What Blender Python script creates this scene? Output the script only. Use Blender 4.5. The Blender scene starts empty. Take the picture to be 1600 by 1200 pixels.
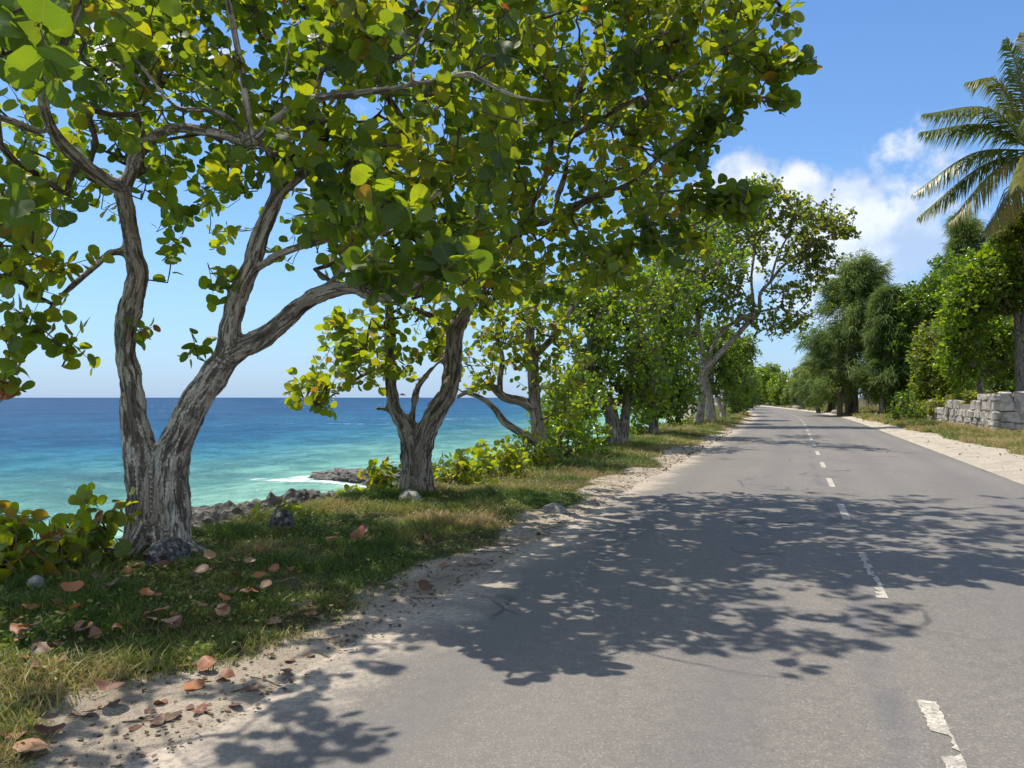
import bpy, math, random
import numpy as np
from mathutils import Vector, Matrix, noise as mnoise, kdtree

SC = bpy.context.scene
COL = SC.collection
rnd = random.Random(7)
rng = np.random.default_rng(7)

# ------------------------------------------------------------------ camera, sky, sun, exposure
CAM_H, FPX, YAW, PITCH = 1.6, 1200.0, math.radians(20.1), math.radians(1.0)
cam_data = bpy.data.cameras.new('camera')
cam = bpy.data.objects.new('camera', cam_data)
COL.objects.link(cam)
cam.location = (0, 0, CAM_H)
cam.rotation_euler = (math.pi / 2 + PITCH, 0, YAW)
cam_data.sensor_fit = 'HORIZONTAL'
cam_data.sensor_width = 36.0
cam_data.lens = 36.0 * FPX / 1600.0
cam_data.clip_start = 0.05
cam_data.clip_end = 30000
SC.camera = cam

SUN_EL = math.radians(68)
SUN_AZ = math.atan2(-0.97, 0.25)          # from +Y towards +X
TO_SUN = Vector((math.cos(SUN_EL) * math.sin(SUN_AZ), math.cos(SUN_EL) * math.cos(SUN_AZ), math.sin(SUN_EL)))
sun_data = bpy.data.lights.new('sun', 'SUN')
sun_data.energy = 4.4
sun_data.angle = math.radians(0.53)
sun_data.color = (1.0, 0.93, 0.82)
sun = bpy.data.objects.new('sun', sun_data)
COL.objects.link(sun)
sun.rotation_euler = TO_SUN.to_track_quat('Z', 'Y').to_euler()

SC.view_settings.view_transform = 'Standard'
SC.view_settings.look = 'None'
SC.view_settings.exposure = 0.45
SC.view_settings.gamma = 1.0
SC.view_settings.use_curve_mapping = False
SC.cycles.max_bounces = 8
SC.cycles.transmission_bounces = 6
SC.cycles.diffuse_bounces = 4
SC.cycles.use_denoising = True
SC.cycles.sample_clamp_indirect = 6

_f = Vector((-math.sin(YAW) * math.cos(PITCH), math.cos(YAW) * math.cos(PITCH), math.sin(PITCH)))
_r = Vector((math.cos(YAW), math.sin(YAW), 0))
_u = _r.cross(_f)
FWD, RGT, UPV = np.array(_f), np.array(_r), np.array(_u)
CAMP = np.array((0, 0, CAM_H))


def at(px, py, d):
    """The place d metres ahead of the camera that the photograph shows at px, py (1600 x 1200)."""
    return CAMP + d * (FWD + RGT * (px - 800) / FPX + UPV * (600 - py) / FPX)


def project(p):
    q = np.asarray(p) - CAMP
    d = q @ FWD
    d = np.where(np.abs(d) < 1e-4, 1e-4, d)
    return 800 + FPX * (q @ RGT) / d, 600 - FPX * (q @ UPV) / d, d


# ------------------------------------------------------------------ node helpers
def new_mat(name):
    m = bpy.data.materials.new(name)
    m.use_nodes = True
    nt = m.node_tree
    nt.nodes.clear()
    out = nt.nodes.new('ShaderNodeOutputMaterial')
    return m, nt, out


class N:
    """Small wrapper to wire nodes."""
    def __init__(self, nt):
        self.nt = nt

    def node(self, t, **kw):
        n = self.nt.nodes.new(t)
        for k, v in kw.items():
            setattr(n, k, v)
        return n

    def put(self, sock, v):
        if isinstance(v, bpy.types.NodeSocket):
            self.nt.links.new(v, sock)
        elif v is not None:
            if isinstance(v, (tuple, list)) and len(v) == 3 and sock.type == 'RGBA':
                v = (*v, 1)
            sock.default_value = v

    def math(self, op, a, b=None, c=None, clamp=False):
        n = self.node('ShaderNodeMath', operation=op, use_clamp=clamp)
        for i, v in enumerate((a, b, c)):
            if v is not None:
                self.put(n.inputs[i], v)
        return n.outputs[0]

    def vmath(self, op, a, b=None):
        n = self.node('ShaderNodeVectorMath', operation=op)
        self.put(n.inputs[0], a)
        if b is not None:
            self.put(n.inputs[1], b)
        return n.outputs['Value'] if op in ('DOT_PRODUCT', 'LENGTH', 'DISTANCE') else n.outputs['Vector']

    def noise(self, vec, scale, detail=4, rough=0.55, lac=2.0, dist=0.0):
        n = self.node('ShaderNodeTexNoise')
        self.put(n.inputs['Vector'], vec)
        n.inputs['Scale'].default_value = scale
        n.inputs['Detail'].default_value = detail
        n.inputs['Roughness'].default_value = rough
        n.inputs['Lacunarity'].default_value = lac
        n.inputs['Distortion'].default_value = dist
        return n.outputs['Fac']

    def voronoi(self, vec, scale, feature='F1', out='Distance', rand=1.0):
        n = self.node('ShaderNodeTexVoronoi', feature=feature)
        self.put(n.inputs['Vector'], vec)
        n.inputs['Scale'].default_value = scale
        n.inputs['Randomness'].default_value = rand
        return n.outputs[out]

    def ramp(self, fac, stops, interp='LINEAR'):
        n = self.node('ShaderNodeValToRGB')
        cr = n.color_ramp
        cr.interpolation = interp
        while len(cr.elements) > 1:
            cr.elements.remove(cr.elements[-1])
        for i, (p, c) in enumerate(stops):
            e = cr.elements[0] if i == 0 else cr.elements.new(p)
            e.position = p
            e.color = (*c, 1) if len(c) == 3 else c
        self.put(n.inputs['Fac'], fac)
        return n.outputs['Color']

    def step(self, v, a, b, lo=0.0, hi=1.0):
        n = self.node('ShaderNodeMapRange', interpolation_type='SMOOTHSTEP')
        self.put(n.inputs['Value'], v)
        for k, x in (('From Min', a), ('From Max', b), ('To Min', lo), ('To Max', hi)):
            self.put(n.inputs[k], x)
        return n.outputs['Result']

    def mix(self, fac, a, b, blend='MIX'):
        n = self.node('ShaderNodeMix', data_type='RGBA', blend_type=blend)
        self.put(n.inputs['Factor'], fac)
        self.put(n.inputs[6], a)
        self.put(n.inputs[7], b)
        return n.outputs[2]

    def attr(self, name, out='Fac'):
        return self.node('ShaderNodeAttribute', attribute_name=name).outputs[out]

    def pos(self):
        return self.node('ShaderNodeNewGeometry').outputs['Position']

    def scale(self, v, s):
        n = self.node('ShaderNodeMapping')
        self.put(n.inputs['Vector'], v)
        n.inputs['Scale'].default_value = s
        return n.outputs['Vector']

    def bump(self, h, strength, dist):
        n = self.node('ShaderNodeBump')
        self.put(n.inputs['Height'], h)
        n.inputs['Strength'].default_value = strength
        n.inputs['Distance'].default_value = dist
        return n.outputs['Normal']

    def bsdf(self, color, rough, normal=None, spec=0.5):
        n = self.node('ShaderNodeBsdfPrincipled')
        self.put(n.inputs['Base Color'], color)
        self.put(n.inputs['Roughness'], rough)
        self.put(n.inputs['Specular IOR Level'], spec)
        if normal is not None:
            self.put(n.inputs['Normal'], normal)
        return n.outputs[0]


# ------------------------------------------------------------------ world
world = bpy.data.worlds.new('World')
SC.world = world
world.use_nodes = True
wt = world.node_tree
wt.nodes.clear()
w = N(wt)
sky = w.node('ShaderNodeTexSky', sky_type='NISHITA')
sky.sun_disc = False
sky.sun_elevation = SUN_EL
sky.sun_rotation = SUN_AZ
sky.altitude = 0
sky.air_density = 1.0
sky.dust_density = 0.2
sky.ozone_density = 2.5
wdir = w.node('ShaderNodeTexCoord').outputs['Generated']


def pix_dir(px, py):
    v = FWD + RGT * (px - 800) / FPX + UPV * (600 - py) / FPX
    return tuple(v / np.linalg.norm(v))


CLOUDS = [  # px, py, radius px, weight
    (1160, 292, 80, 1.05), (1245, 305, 66, 1.05), (1325, 318, 60, .95), (1300, 385, 125, .85), (1180, 370, 120, .85),
    (1398, 240, 40, .55), (1390, 385, 100, .62), (1375, 400, 42, .9), (1480, 350, 110, .5), (1492, 98, 30, .33),
    (1250, 480, 150, .55), (1440, 178, 40, .3), (1395, 30, 30, .25), (1440, 330, 120, .62), (1400, 290, 90, .5), (1330, 440, 140, .6), (1120, 330, 80, .9), (1345, 330, 60, .9), (1420, 235, 45, .5),
    (150, 85, 60, .85), (250, 60, 70, .7), (330, 90, 50, .6), (110, 520, 110, .3), (560, 130, 90, .5), (40, 300, 80, .5),
    (480, 330, 110, .35), (650, 300, 130, .4)]
blob = None
for px, py, rp, wt_ in CLOUDS:
    dd = w.vmath('DISTANCE', wdir, pix_dir(px, py))
    v = w.step(dd, 0.0, rp * 1.28 / FPX, wt_, 0.0)
    blob = v if blob is None else w.math('MAXIMUM', blob, v)
n1 = w.noise(wdir, 9.0, 7, 0.58)
n2 = w.noise(wdir, 30.0, 5, 0.6)
# clouds continued unseen outside the frame, coverage raised for whiter fill light
sepd = w.node('ShaderNodeSeparateXYZ')
w.put(sepd.inputs[0], wdir)
wide = w.step(w.noise(wdir, 2.3, 5, 0.5), 0.40, 0.60, 0.0, 0.9)
inview = w.step(w.vmath('DISTANCE', wdir, pix_dir(900, 450)), 0.75, 1.05)
blob = w.math('MAXIMUM', blob, w.math('MULTIPLY', wide, inview))
dens = w.math('ADD', blob, w.math('MULTIPLY', w.math('SUBTRACT', n1, 0.5), 1.35))
dens = w.math('ADD', dens, w.math('MULTIPLY', w.math('SUBTRACT', n2, 0.5), 0.8))
cov = w.math('MULTIPLY', w.step(dens, 0.30, 0.70), w.step(blob, 0.02, 0.3))
shade = w.step(w.noise(w.vmath('ADD', wdir, (0.0, 0.0, -0.02)), 14.0, 5, 0.55), 0.35, 0.62)
ccol = w.mix(shade, (3.1, 3.8, 5.0), (6.0, 6.1, 6.3))
skyc = w.mix(1.0, sky.outputs['Color'], (0.60, 0.81, 1.0), 'MULTIPLY')
elev = w.math('MAXIMUM', sepd.outputs[2], 0.0)
skyc = w.mix(w.math('MULTIPLY', w.math('POWER', 2.718, w.math('MULTIPLY', elev, -7.5)), .88), skyc, (2.35, 3.15, 4.55))
cmix = w.mix(w.math('MULTIPLY', cov, w.step(elev, .1, .32, .62, .92)), skyc, ccol)
bg = w.node('ShaderNodeBackground')
w.put(bg.inputs['Color'], cmix)
bg.inputs['Strength'].default_value = 0.135
wo = w.node('ShaderNodeOutputWorld')
wt.links.new(bg.outputs[0], wo.inputs[0])


# ------------------------------------------------------------------ numpy noise
def _hash(i, j, seed):
    h = (i.astype(np.int64) * 374761393 + j.astype(np.int64) * 668265263 + seed * 1442695041) & 0x7FFFFFFF
    h = ((h ^ (h >> 13)) * 1274126177) & 0x7FFFFFFF
    h = (h ^ (h >> 16)) & 0xFFFF
    return h / 65535.0


def vnoise(x, y, seed=0):
    x, y = np.asarray(x, float), np.asarray(y, float)
    i, j = np.floor(x), np.floor(y)
    fx, fy = x - i, y - j
    fx = fx * fx * (3 - 2 * fx)
    fy = fy * fy * (3 - 2 * fy)
    a, b = _hash(i, j, seed), _hash(i + 1, j, seed)
    c, d = _hash(i, j + 1, seed), _hash(i + 1, j + 1, seed)
    return (a * (1 - fx) + b * fx) * (1 - fy) + (c * (1 - fx) + d * fx) * fy


def fbm(x, y, octaves=4, seed=0):
    t, amp, tot = 0, 1.0, 0
    for k in range(octaves):
        t = t + amp * vnoise(np.asarray(x) * 2 ** k, np.asarray(y) * 2 ** k, seed + k)
        tot += amp
        amp *= 0.5
    return t / tot


# ------------------------------------------------------------------ objects
def link(o, parent=None):
    COL.objects.link(o)
    if parent is not None:
        o.parent = parent
    return o


def tag(o, label=None, cat=None, group=None, kind=None):
    if label: o['label'] = label
    if cat: o['category'] = cat
    if group: o['group'] = group
    if kind: o['kind'] = kind
    return o


def empty(name, loc):
    o = bpy.data.objects.new(name, None)
    o.empty_display_size = 0.3
    o.location = loc
    return link(o)


def mesh_data(name, V, F, mat=None, smooth=True, face_attr=None, vert_attr=None, uv=None):
    V = np.asarray(V, dtype=np.float32)
    Fs = F if isinstance(F, list) else [F]
    Fs = [np.asarray(f, dtype=np.int32) for f in Fs if len(f)]
    me = bpy.data.meshes.new(name)
    me.vertices.add(len(V))
    me.vertices.foreach_set('co', V.ravel())
    lv = np.concatenate([f.ravel() for f in Fs])
    cnt = np.concatenate([np.full(len(f), f.shape[1], dtype=np.int32) for f in Fs])
    start = np.concatenate([[0], np.cumsum(cnt)[:-1]]).astype(np.int32)
    me.loops.add(len(lv))
    me.loops.foreach_set('vertex_index', lv)
    me.polygons.add(len(cnt))
    me.polygons.foreach_set('loop_start', start)
    me.update(calc_edges=True)
    me.polygons.foreach_set('use_smooth', np.full(len(cnt), smooth, dtype=bool))
    for k, a in (face_attr or {}).items():
        at_ = me.attributes.new(k, 'FLOAT', 'FACE')
        at_.data.foreach_set('value', np.asarray(a, dtype=np.float32))
    for k, a in (vert_attr or {}).items():
        a = np.asarray(a, dtype=np.float32)
        if a.ndim == 2:
            at_ = me.attributes.new(k, 'FLOAT_VECTOR', 'POINT')
            at_.data.foreach_set('vector', a.ravel())
        else:
            at_ = me.attributes.new(k, 'FLOAT', 'POINT')
            at_.data.foreach_set('value', a)
    if uv is not None:
        ul = me.uv_layers.new(name='leaf')
        ul.data.foreach_set('uv', np.asarray(uv, dtype=np.float32)[lv].ravel())
    if mat: me.materials.append(mat)
    me.validate()
    return me


def mesh_obj(name, V, F, mat=None, parent=None, **kw):
    return link(bpy.data.objects.new(name, mesh_data(name, V, F, mat, **kw)), parent)


# ------------------------------------------------------------------ materials
def mat_bark(name, pale, mid, dark, amount=0.5, sc=1.0):
    m, nt, out = new_mat(name)
    g = N(nt)
    bk = g.attr('bk', 'Vector')
    v = g.scale(bk, (1, 1, 0.15))
    a = g.noise(v, 24 * sc, 5, 0.62, dist=0.8)
    b = g.noise(v, 5 * sc, 4, 0.6)
    c = g.noise(bk, 60 * sc, 3, 0.6)
    base = g.mix(g.step(b, 0.35, 0.65), mid, pale)
    flake = g.step(g.math('ADD', a, g.math('MULTIPLY', b, 0.35)), 0.50 + 0.3 * (1 - amount), 0.60 + 0.3 * (1 - amount))
    col = g.mix(g.math('MULTIPLY', flake, 0.92), base, dark)
    col = g.mix(g.step(c, 0.45, 0.8, 0, 0.5), col, mid)
    fis = g.noise(g.scale(bk, (1, 1, .10)), 30 * sc, 4, .6, dist=.5)
    fs = g.step(g.math('ABSOLUTE', g.math('SUBTRACT', fis, .5)), 0.0, .04, .45, 0)
    col = g.mix(fs, col, dark)
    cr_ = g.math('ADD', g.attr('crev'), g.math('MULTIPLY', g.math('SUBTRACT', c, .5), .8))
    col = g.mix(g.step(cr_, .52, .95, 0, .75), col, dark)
    h = g.math('ADD', g.math('ADD', g.math('MULTIPLY', flake, -0.7), g.math('MULTIPLY', fs, -.6)), g.math('MULTIPLY', c, 0.6))
    nt.links.new(g.bsdf(col, 0.85, g.bump(h, 0.9, 0.02), 0.25), out.inputs[0])
    return m


def mat_leaf(name, refl, trans, tw=0.42, rough=0.36, vein=True):
    m, nt, out = new_mat(name)
    g = N(nt)
    t = g.attr('tint')
    cr = g.ramp(t, refl)
    ct = g.ramp(t, trans)
    if vein:
        uvn = g.node('ShaderNodeUVMap')
        uvn.uv_map = 'leaf'
        s = g.node('ShaderNodeSeparateXYZ')
        g.put(s.inputs[0], uvn.outputs[0])
        ax = g.math('ABSOLUTE', s.outputs[0])
        rib = g.step(ax, 0.012, 0.03, 1, 0)
        q = g.math('SUBTRACT', s.outputs[1], g.math('MULTIPLY', ax, 0.75))
        fr = g.math('ABSOLUTE', g.math('SUBTRACT', g.math('FRACT', g.math('MULTIPLY', q, 6.0)), 0.5))
        side = g.step(fr, 0.03, 0.09, 0.7, 0)
        vn = g.math('MAXIMUM', rib, side)
        cr = g.mix(g.math('MULTIPLY', vn, 0.55), cr, (0.22, 0.24, 0.07))
        ct = g.mix(g.math('MULTIPLY', vn, 0.5), ct, (0.30, 0.22, 0.03))
        spots = g.noise(g.pos(), 38, 2, 0.5)
        sp = g.step(spots, 0.66, 0.74, 0, 0.55)
        cr = g.mix(sp, cr, (0.07, 0.045, 0.015))
        ct = g.mix(sp, ct, (0.16, 0.09, 0.01))
    d = g.bsdf(cr, rough, None, 0.38)
    tr = g.node('ShaderNodeBsdfTranslucent')
    g.put(tr.inputs['Color'], ct)
    mx = g.node('ShaderNodeMixShader')
    mx.inputs[0].default_value = tw
    nt.links.new(d, mx.inputs[1])
    nt.links.new(tr.outputs[0], mx.inputs[2])
    nt.links.new(mx.outputs[0], out.inputs[0])
    return m


GRAPE_R = [(0, (.022, .052, .014)), (.35, (.052, .100, .016)), (.7, (.080, .140, .018)), (.86, (.15, .17, .018)),
           (.94, (.26, .15, .02)), (1, (.24, .06, .025))]
GRAPE_T = [(0, (.15, .27, .012)), (.35, (.36, .48, .012)), (.7, (.56, .64, .012)), (.86, (.60, .56, .015)),
           (.94, (.60, .33, .02)), (1, (.42, .09, .025))]
M_grape = mat_leaf('sea_grape_leaf', GRAPE_R, GRAPE_T, 0.47, 0.46)
BROAD_R = [(0, (.036, .075, .008)), (.5, (.078, .140, .012)), (.85, (.13, .20, .016)), (1, (.22, .20, .02))]
BROAD_T = [(0, (.14, .28, .006)), (.5, (.32, .50, .010)), (.85, (.50, .62, .015)), (1, (.6, .45, .03))]
M_broad = mat_leaf('broad_leaf', BROAD_R, BROAD_T, 0.46, 0.28, vein=False)
YEL_R = [(0, (.06, .11, .012)), (.5, (.12, .18, .015)), (1, (.22, .22, .02))]
YEL_T = [(0, (.25, .38, .01)), (.5, (.45, .55, .015)), (1, (.6, .5, .02))]
M_yel = mat_leaf('yellow_green_leaf', YEL_R, YEL_T, 0.4, 0.4, vein=False)
CAS_R = [(0, (.055, .088, .022)), (.5, (.11, .175, .045)), (1, (.20, .24, .075))]
CAS_T = [(0, (.14, .22, .03)), (.5, (.30, .40, .06)), (1, (.42, .46, .09))]
M_cas = mat_leaf('needle_green', CAS_R, CAS_T, 0.42, 0.6, vein=False)
PALM_R = [(0, (.045, .085, .016)), (.5, (.105, .140, .024)), (.8, (.19, .18, .035)), (1, (.30, .22, .05))]
PALM_T = [(0, (.10, .18, .01)), (.5, (.22, .28, .02)), (.8, (.42, .36, .03)), (1, (.55, .38, .05))]
M_palm = mat_leaf('palm_leaflet', PALM_R, PALM_T, 0.33, 0.38, vein=False)
GRASS_R = [(0, (.072, .120, .020)), (.40, (.150, .180, .034)), (.62, (.29, .25, .08)), (1, (.44, .33, .15))]
GRASS_T = [(0, (.10, .20, .02)), (.45, (.22, .32, .03)), (.7, (.36, .32, .07)), (1, (.45, .35, .14))]
M_grass = mat_leaf('grass_blade', GRASS_R, GRASS_T, 0.35, 0.5, vein=False)
DEAD_R = [(0, (.045, .028, .02)), (.15, (.10, .05, .035)), (.4, (.17, .07, .05)), (.7, (.37, .13, .05)), (1, (.34, .225, .15))]
DEAD_T = [(0, (.08, .02, .01)), (1, (.4, .16, .06))]
M_dead = mat_leaf('dead_leaf', DEAD_R, DEAD_T, 0.12, 0.55, vein=True)
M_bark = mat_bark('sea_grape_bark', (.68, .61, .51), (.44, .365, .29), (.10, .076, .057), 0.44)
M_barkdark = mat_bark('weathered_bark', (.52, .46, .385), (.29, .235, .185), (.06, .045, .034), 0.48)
M_twig = mat_bark('twig_bark', (.27, .215, .16), (.17, .12, .085), (.06, .04, .03), 0.3, 2.0)
M_casbark = mat_bark('casuarina_bark', (.34, .29, .23), (.20, .16, .12), (.06, .045, .035), 0.45)


# ------------------------------------------------------------------ road line and terrain
_CY = [-3000, 50, 65, 85, 107, 130, 167, 200, 260, 320, 400, 4000]
_CX = [.65, .65, .55, -.7, -3.2, -6.2, -11.8, -18, -34, -58, -95, -95]
_fy = np.arange(-60, 420, 1.0)
_fx = np.interp(_fy, _CY, _CX)
for _ in range(3):
    _fx = np.convolve(np.pad(_fx, 8, mode='edge'), np.ones(17) / 17, mode='valid')


def XC(y):
    return np.interp(y, _fy, _fx)


SEA_Z = -2.6
_PS = [-9000, -60, -25, -14, -11.5, -9.7, -8.5, -7.5, -6.8, -5.2, -4.3, -3.7, -3.42, -3.15, 3.15, 3.45, 3.9, 5, 7, 10, 40, 3000, 9000]
_PZ = [-12, -7, -4.4, -3.5, -2.5, -1.6, -.75, -.08, .09, .10, .05, .022, .004, -.07, -.07, .004, .03, .08, .15, .3, .8, 1.5, 1.5]


def ground_z(x, y):
    x, y = np.asarray(x, float), np.asarray(y, float)
    s = x - XC(y)
    jit = (fbm(y * .22, y * 0 + 3, 2, 5) - .5) * 1.5 + .2
    s2 = s + jit * np.clip((-s - 6.3) / 2.0, 0, 1)
    z = np.interp(s2, _PS, _PZ)
    m = np.clip((np.abs(s) - 3.25) / .5, 0, 1) * np.clip((400 - np.abs(s)) / 300, 0, 1)
    z = z + m * ((fbm(x * 1.1, y * 1.1, 3, 11) - .5) * .09 + (fbm(x * 5, y * 5, 2, 12) - .5) * .03)
    e = np.exp(-((np.abs(s) - 3.42) / .22) ** 2)
    z = z + e * (fbm(x * 2.3, y * 1.3, 3, 21) - .5) * .055
    rough = np.clip((-s - 7.3) / 1.5, 0, 1) * np.clip((40 + s) / 20, 0, 1)
    z = z + rough * (fbm(x * 1.7, y * 1.7, 4, 31) - .45) * .8
    return z


def axis(parts):
    return np.unique(np.round(np.concatenate(parts), 4))


def grid_faces(nx, ny):
    i = np.arange(nx - 1)[:, None] * ny + np.arange(ny - 1)[None, :]
    i = i.ravel()
    return np.stack([i, i + ny, i + ny + 1, i + 1], 1)


sx = axis([-np.geomspace(14, 9000, 40), np.arange(-14, -8, .25), np.arange(-8, -3, .075), np.arange(-3, 3.01, .6), np.arange(3, 7, .12),
           np.arange(7, 14, .5), np.geomspace(14, 9000, 34)])
sy = axis([-np.geomspace(3, 3000, 22), np.arange(-3, 18, .09), np.arange(18, 45, .25), np.arange(45, 140, 1.0), np.geomspace(140, 9000, 50)])
gs, gy = np.meshgrid(sx, sy, indexing='ij')
gs, gy = gs.ravel(), gy.ravel()
gx = gs + XC(gy)
gz = ground_z(gx, gy)


def grass_mask(x, y):
    s = x - XC(y)
    wob = (fbm(x * .9, y * .9, 3, 41) - .5) * 1.3
    left = np.clip((-s - 3.72 + wob) / .35, 0, 1) * np.clip((s + 8.6 - wob * .6) / .8, 0, 1)
    right = np.clip((s - np.interp(y, [0, 25, 40, 60], [5.2, 5.0, 4.5, 4.05]) + wob * .55) / .35, 0, 1)
    return np.maximum(left, right)


rockm = np.clip((-gs - 7.4) / .8, 0, 1)
m_ground, nt, out = new_mat('verge_ground')
g = N(nt)
p = g.pos()
gm, rk, rt = g.attr('grassm'), g.attr('rockm'), g.attr('rightm')
nA, nB, nC = g.noise(p, 1.6, 5, 0.6), g.noise(p, 14, 5, 0.65), g.noise(p, 90, 3, 0.6)
sandL = g.ramp(nA, [(.3, (.26, .215, .16)), (.5, (.42, .355, .27)), (.7, (.56, .48, .375))])
sandR = g.ramp(nA, [(.3, (.38, .33, .25)), (.6, (.52, .465, .37))])
sand = g.mix(rt, sandL, sandR)
sand = g.mix(g.step(nB, .56, .74, 0, .5), sand, (.17, .13, .095))
sand = g.mix(g.step(nC, .50, .75, 0, .35), sand, (.25, .21, .165))
soil = g.ramp(nB, [(.3, (.045, .045, .02)), (.55, (.10, .085, .04)), (.75, (.22, .17, .085))])
rockc = g.ramp(g.noise(p, 5, 6, 0.68), [(.3, (.07, .062, .052)), (.5, (.22, .20, .17)), (.72, (.42, .39, .34))])
edge = g.step(g.math('ADD', gm, g.math('MULTIPLY', g.math('SUBTRACT', nB, .5), .9)), .3, .7)
col = g.mix(edge, sand, soil)
col = g.mix(g.step(g.math('ADD', rk, g.math('MULTIPLY', g.math('SUBTRACT', nB, .5), .8)), .3, .7), col, rockc)
nD = g.noise(p, 34, 5, .7)
col = g.mix(g.math('MULTIPLY', g.step(nD, .52, .66), g.math('MULTIPLY', g.math('SUBTRACT', 1.0, edge), .5)), col, (.13, .105, .08))
hh = g.math('ADD', g.math('MULTIPLY', nB, 1.0), g.math('ADD', g.math('MULTIPLY', nC, .4), g.math('MULTIPLY', nD, .8)))
nt.links.new(g.bsdf(col, .95, g.bump(hh, .9, .045), .15), out.inputs[0])
ground = mesh_obj('ground', np.stack([gx, gy, gz], 1), grid_faces(len(sx), len(sy)), m_ground,
                  vert_attr={'grassm': grass_mask(gx, gy), 'rockm': rockm, 'rightm': (gs > 0).astype(float)})
tag(ground, 'sandy coastal verge with grass between road and sea', kind='structure')

# ------------------------------------------------------------------ road
rs = np.array([-3.5, -3.4, -3.0, -2, -1, 0, 1, 2, 3.0, 3.34, 3.40])
rz = np.array([-.05, -.012, -.002, 0, .004, .005, .004, 0, -.004, -.012, -.05])
ry = axis([np.arange(-40, 200, 1.0), np.arange(200, 520, 4.0)])
a, b = np.meshgrid(rs, ry, indexing='ij')
zz = np.repeat(rz, len(ry))
a, b = a.ravel(), b.ravel()
m_road, nt, out = new_mat('old_asphalt')
g = N(nt)
p = g.pos()
s_ = g.attr('lat')
agg = g.noise(p, 130, 3, 0.7)
agg2 = g.voronoi(p, 95, out='Color')
sepa = g.node('ShaderNodeSeparateColor')
g.put(sepa.inputs[0], agg2)
big = g.noise(g.scale(p, (1, .25, 1)), .9, 5, .6)
fine = g.noise(p, 9, 4, .6)
base = g.ramp(big, [(.3, (.138, .126, .112)), (.7, (.192, .175, .153))])
base = g.mix(g.step(fine, .35, .7, 0, .4), base, (.235, .212, .18))
base = g.mix(g.step(sepa.outputs[0], .74, .97, 0, .42), base, (.34, .31, .265))
base = g.mix(g.step(agg, .36, .52, .65, 0), base, (.07, .066, .062))
trk = g.math('ABSOLUTE', g.math('SUBTRACT', g.math('ABSOLUTE', s_), 1.75))
trk = g.math('ABSOLUTE', g.math('SUBTRACT', trk, .72))
base = g.mix(g.step(trk, .0, .42, .42, 0), base, (.13, .125, .12))
seam = g.step(g.math('ABSOLUTE', g.math('ADD', g.math('ADD', s_, .2), g.math('MULTIPLY', g.math('SUBTRACT', g.noise(p, .8, 3), .5), .25))), .015, .13, .45, 0)
seam = g.math('MULTIPLY', seam, g.step(g.noise(p, 1.3, 4), .42, .6))
base = g.mix(seam, base, (.085, .09, .105))
cv = g.node('ShaderNodeTexNoise')
cv.inputs['Scale'].default_value = 1.1
g.put(cv.inputs['Vector'], p)
wv = g.vmath('ADD', g.scale(p, (1, .55, 1)), cv.outputs['Color'])
ck = g.math('MULTIPLY', g.step(g.voronoi(wv, .5, 'DISTANCE_TO_EDGE'), .004, .016, .75, 0), g.step(g.noise(p, .45, 3), .50, .62))
base = g.mix(ck, base, (.055, .052, .05))
st = g.step(g.noise(g.scale(p, (1, .5, 1)), .55, 4, .6), .58, .70, 0, .35)
base = g.mix(st, base, (.115, .11, .105))
sl = g.math('ADD', g.math('MULTIPLY', s_, -1), g.math('MULTIPLY', g.math('SUBTRACT', g.noise(p, 1.4, 5, .65), .5), 1.6))
dust = g.math('MULTIPLY', g.step(sl, 2.75, 3.35), g.step(g.noise(p, 24, 4, .7), .30, .62, .15, .95))
base = g.mix(dust, base, (.46, .385, .295))
hgt = g.math('ADD', agg, g.math('MULTIPLY', sepa.outputs[1], .5))
nt.links.new(g.bsdf(base, g.step(big, .3, .7, .72, .86), g.bump(hgt, .55, .006), .35), out.inputs[0])
road = mesh_obj('road', np.stack([a + XC(b), b, zz], 1), grid_faces(len(rs), len(ry)), m_road, vert_attr={'lat': a})
tag(road, 'old grey asphalt road curving away to the left', kind='structure')

m_paint, nt, out = new_mat('worn_road_paint')
g = N(nt)
p = g.pos()
c = g.ramp(g.noise(p, 22, 5, .65), [(.35, (.34, .31, .265)), (.5, (.54, .495, .41)), (.7, (.64, .59, .49))])
c = g.mix(g.step(g.noise(p, 75, 4, .7), .50, .60, 0, .85), c, (.17, .16, .145))
c = g.mix(g.step(g.noise(p, 150, 3, .7), .38, .50, .6, 0), c, (.20, .185, .165))
c = g.mix(g.step(g.noise(p, 5, 4, .7), .48, .62, 0, .5), c, (.24, .22, .19))
nt.links.new(g.bsdf(c, .8, g.bump(g.noise(p, 130, 3), .5, .004), .3), out.inputs[0])


def ragged(y0, y1, w, seed, chip=None):
    """A strip of paint whose edges are chipped away; rows with both edges equal vanish."""
    r = random.Random(seed)
    n = 64
    L, R = [], []
    for i in range(n + 1):
        t = i / n
        y = y0 + (y1 - y0) * t
        lo, hi = -w / 2 + r.uniform(0, .006), w / 2 - r.uniform(0, .006)
        if chip: lo, hi = chip(t, lo, hi, r)
        x = XC(y)
        L.append((x + lo, y, 0))
        R.append((x + hi, y, 0))
    V = L + R
    F = [(i, n + 1 + i, n + 2 + i, i + 1) for i in range(n)
         if (V[n + 1 + i][0] - V[i][0]) > .012 or (V[n + 2 + i][0] - V[i + 1][0]) > .012]
    V = [(x, y, .0045 + .005) for x, y, z in V]
    return V, np.array(F)


def chip0(t, lo, hi, r):
    if .64 < t < .78: return hi - .006 - r.uniform(0, .03), hi - .005
    if t > .9: return lo, hi - r.uniform(0, .012)
    return lo + r.uniform(0, .012), hi - r.uniform(0, .01)


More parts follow.
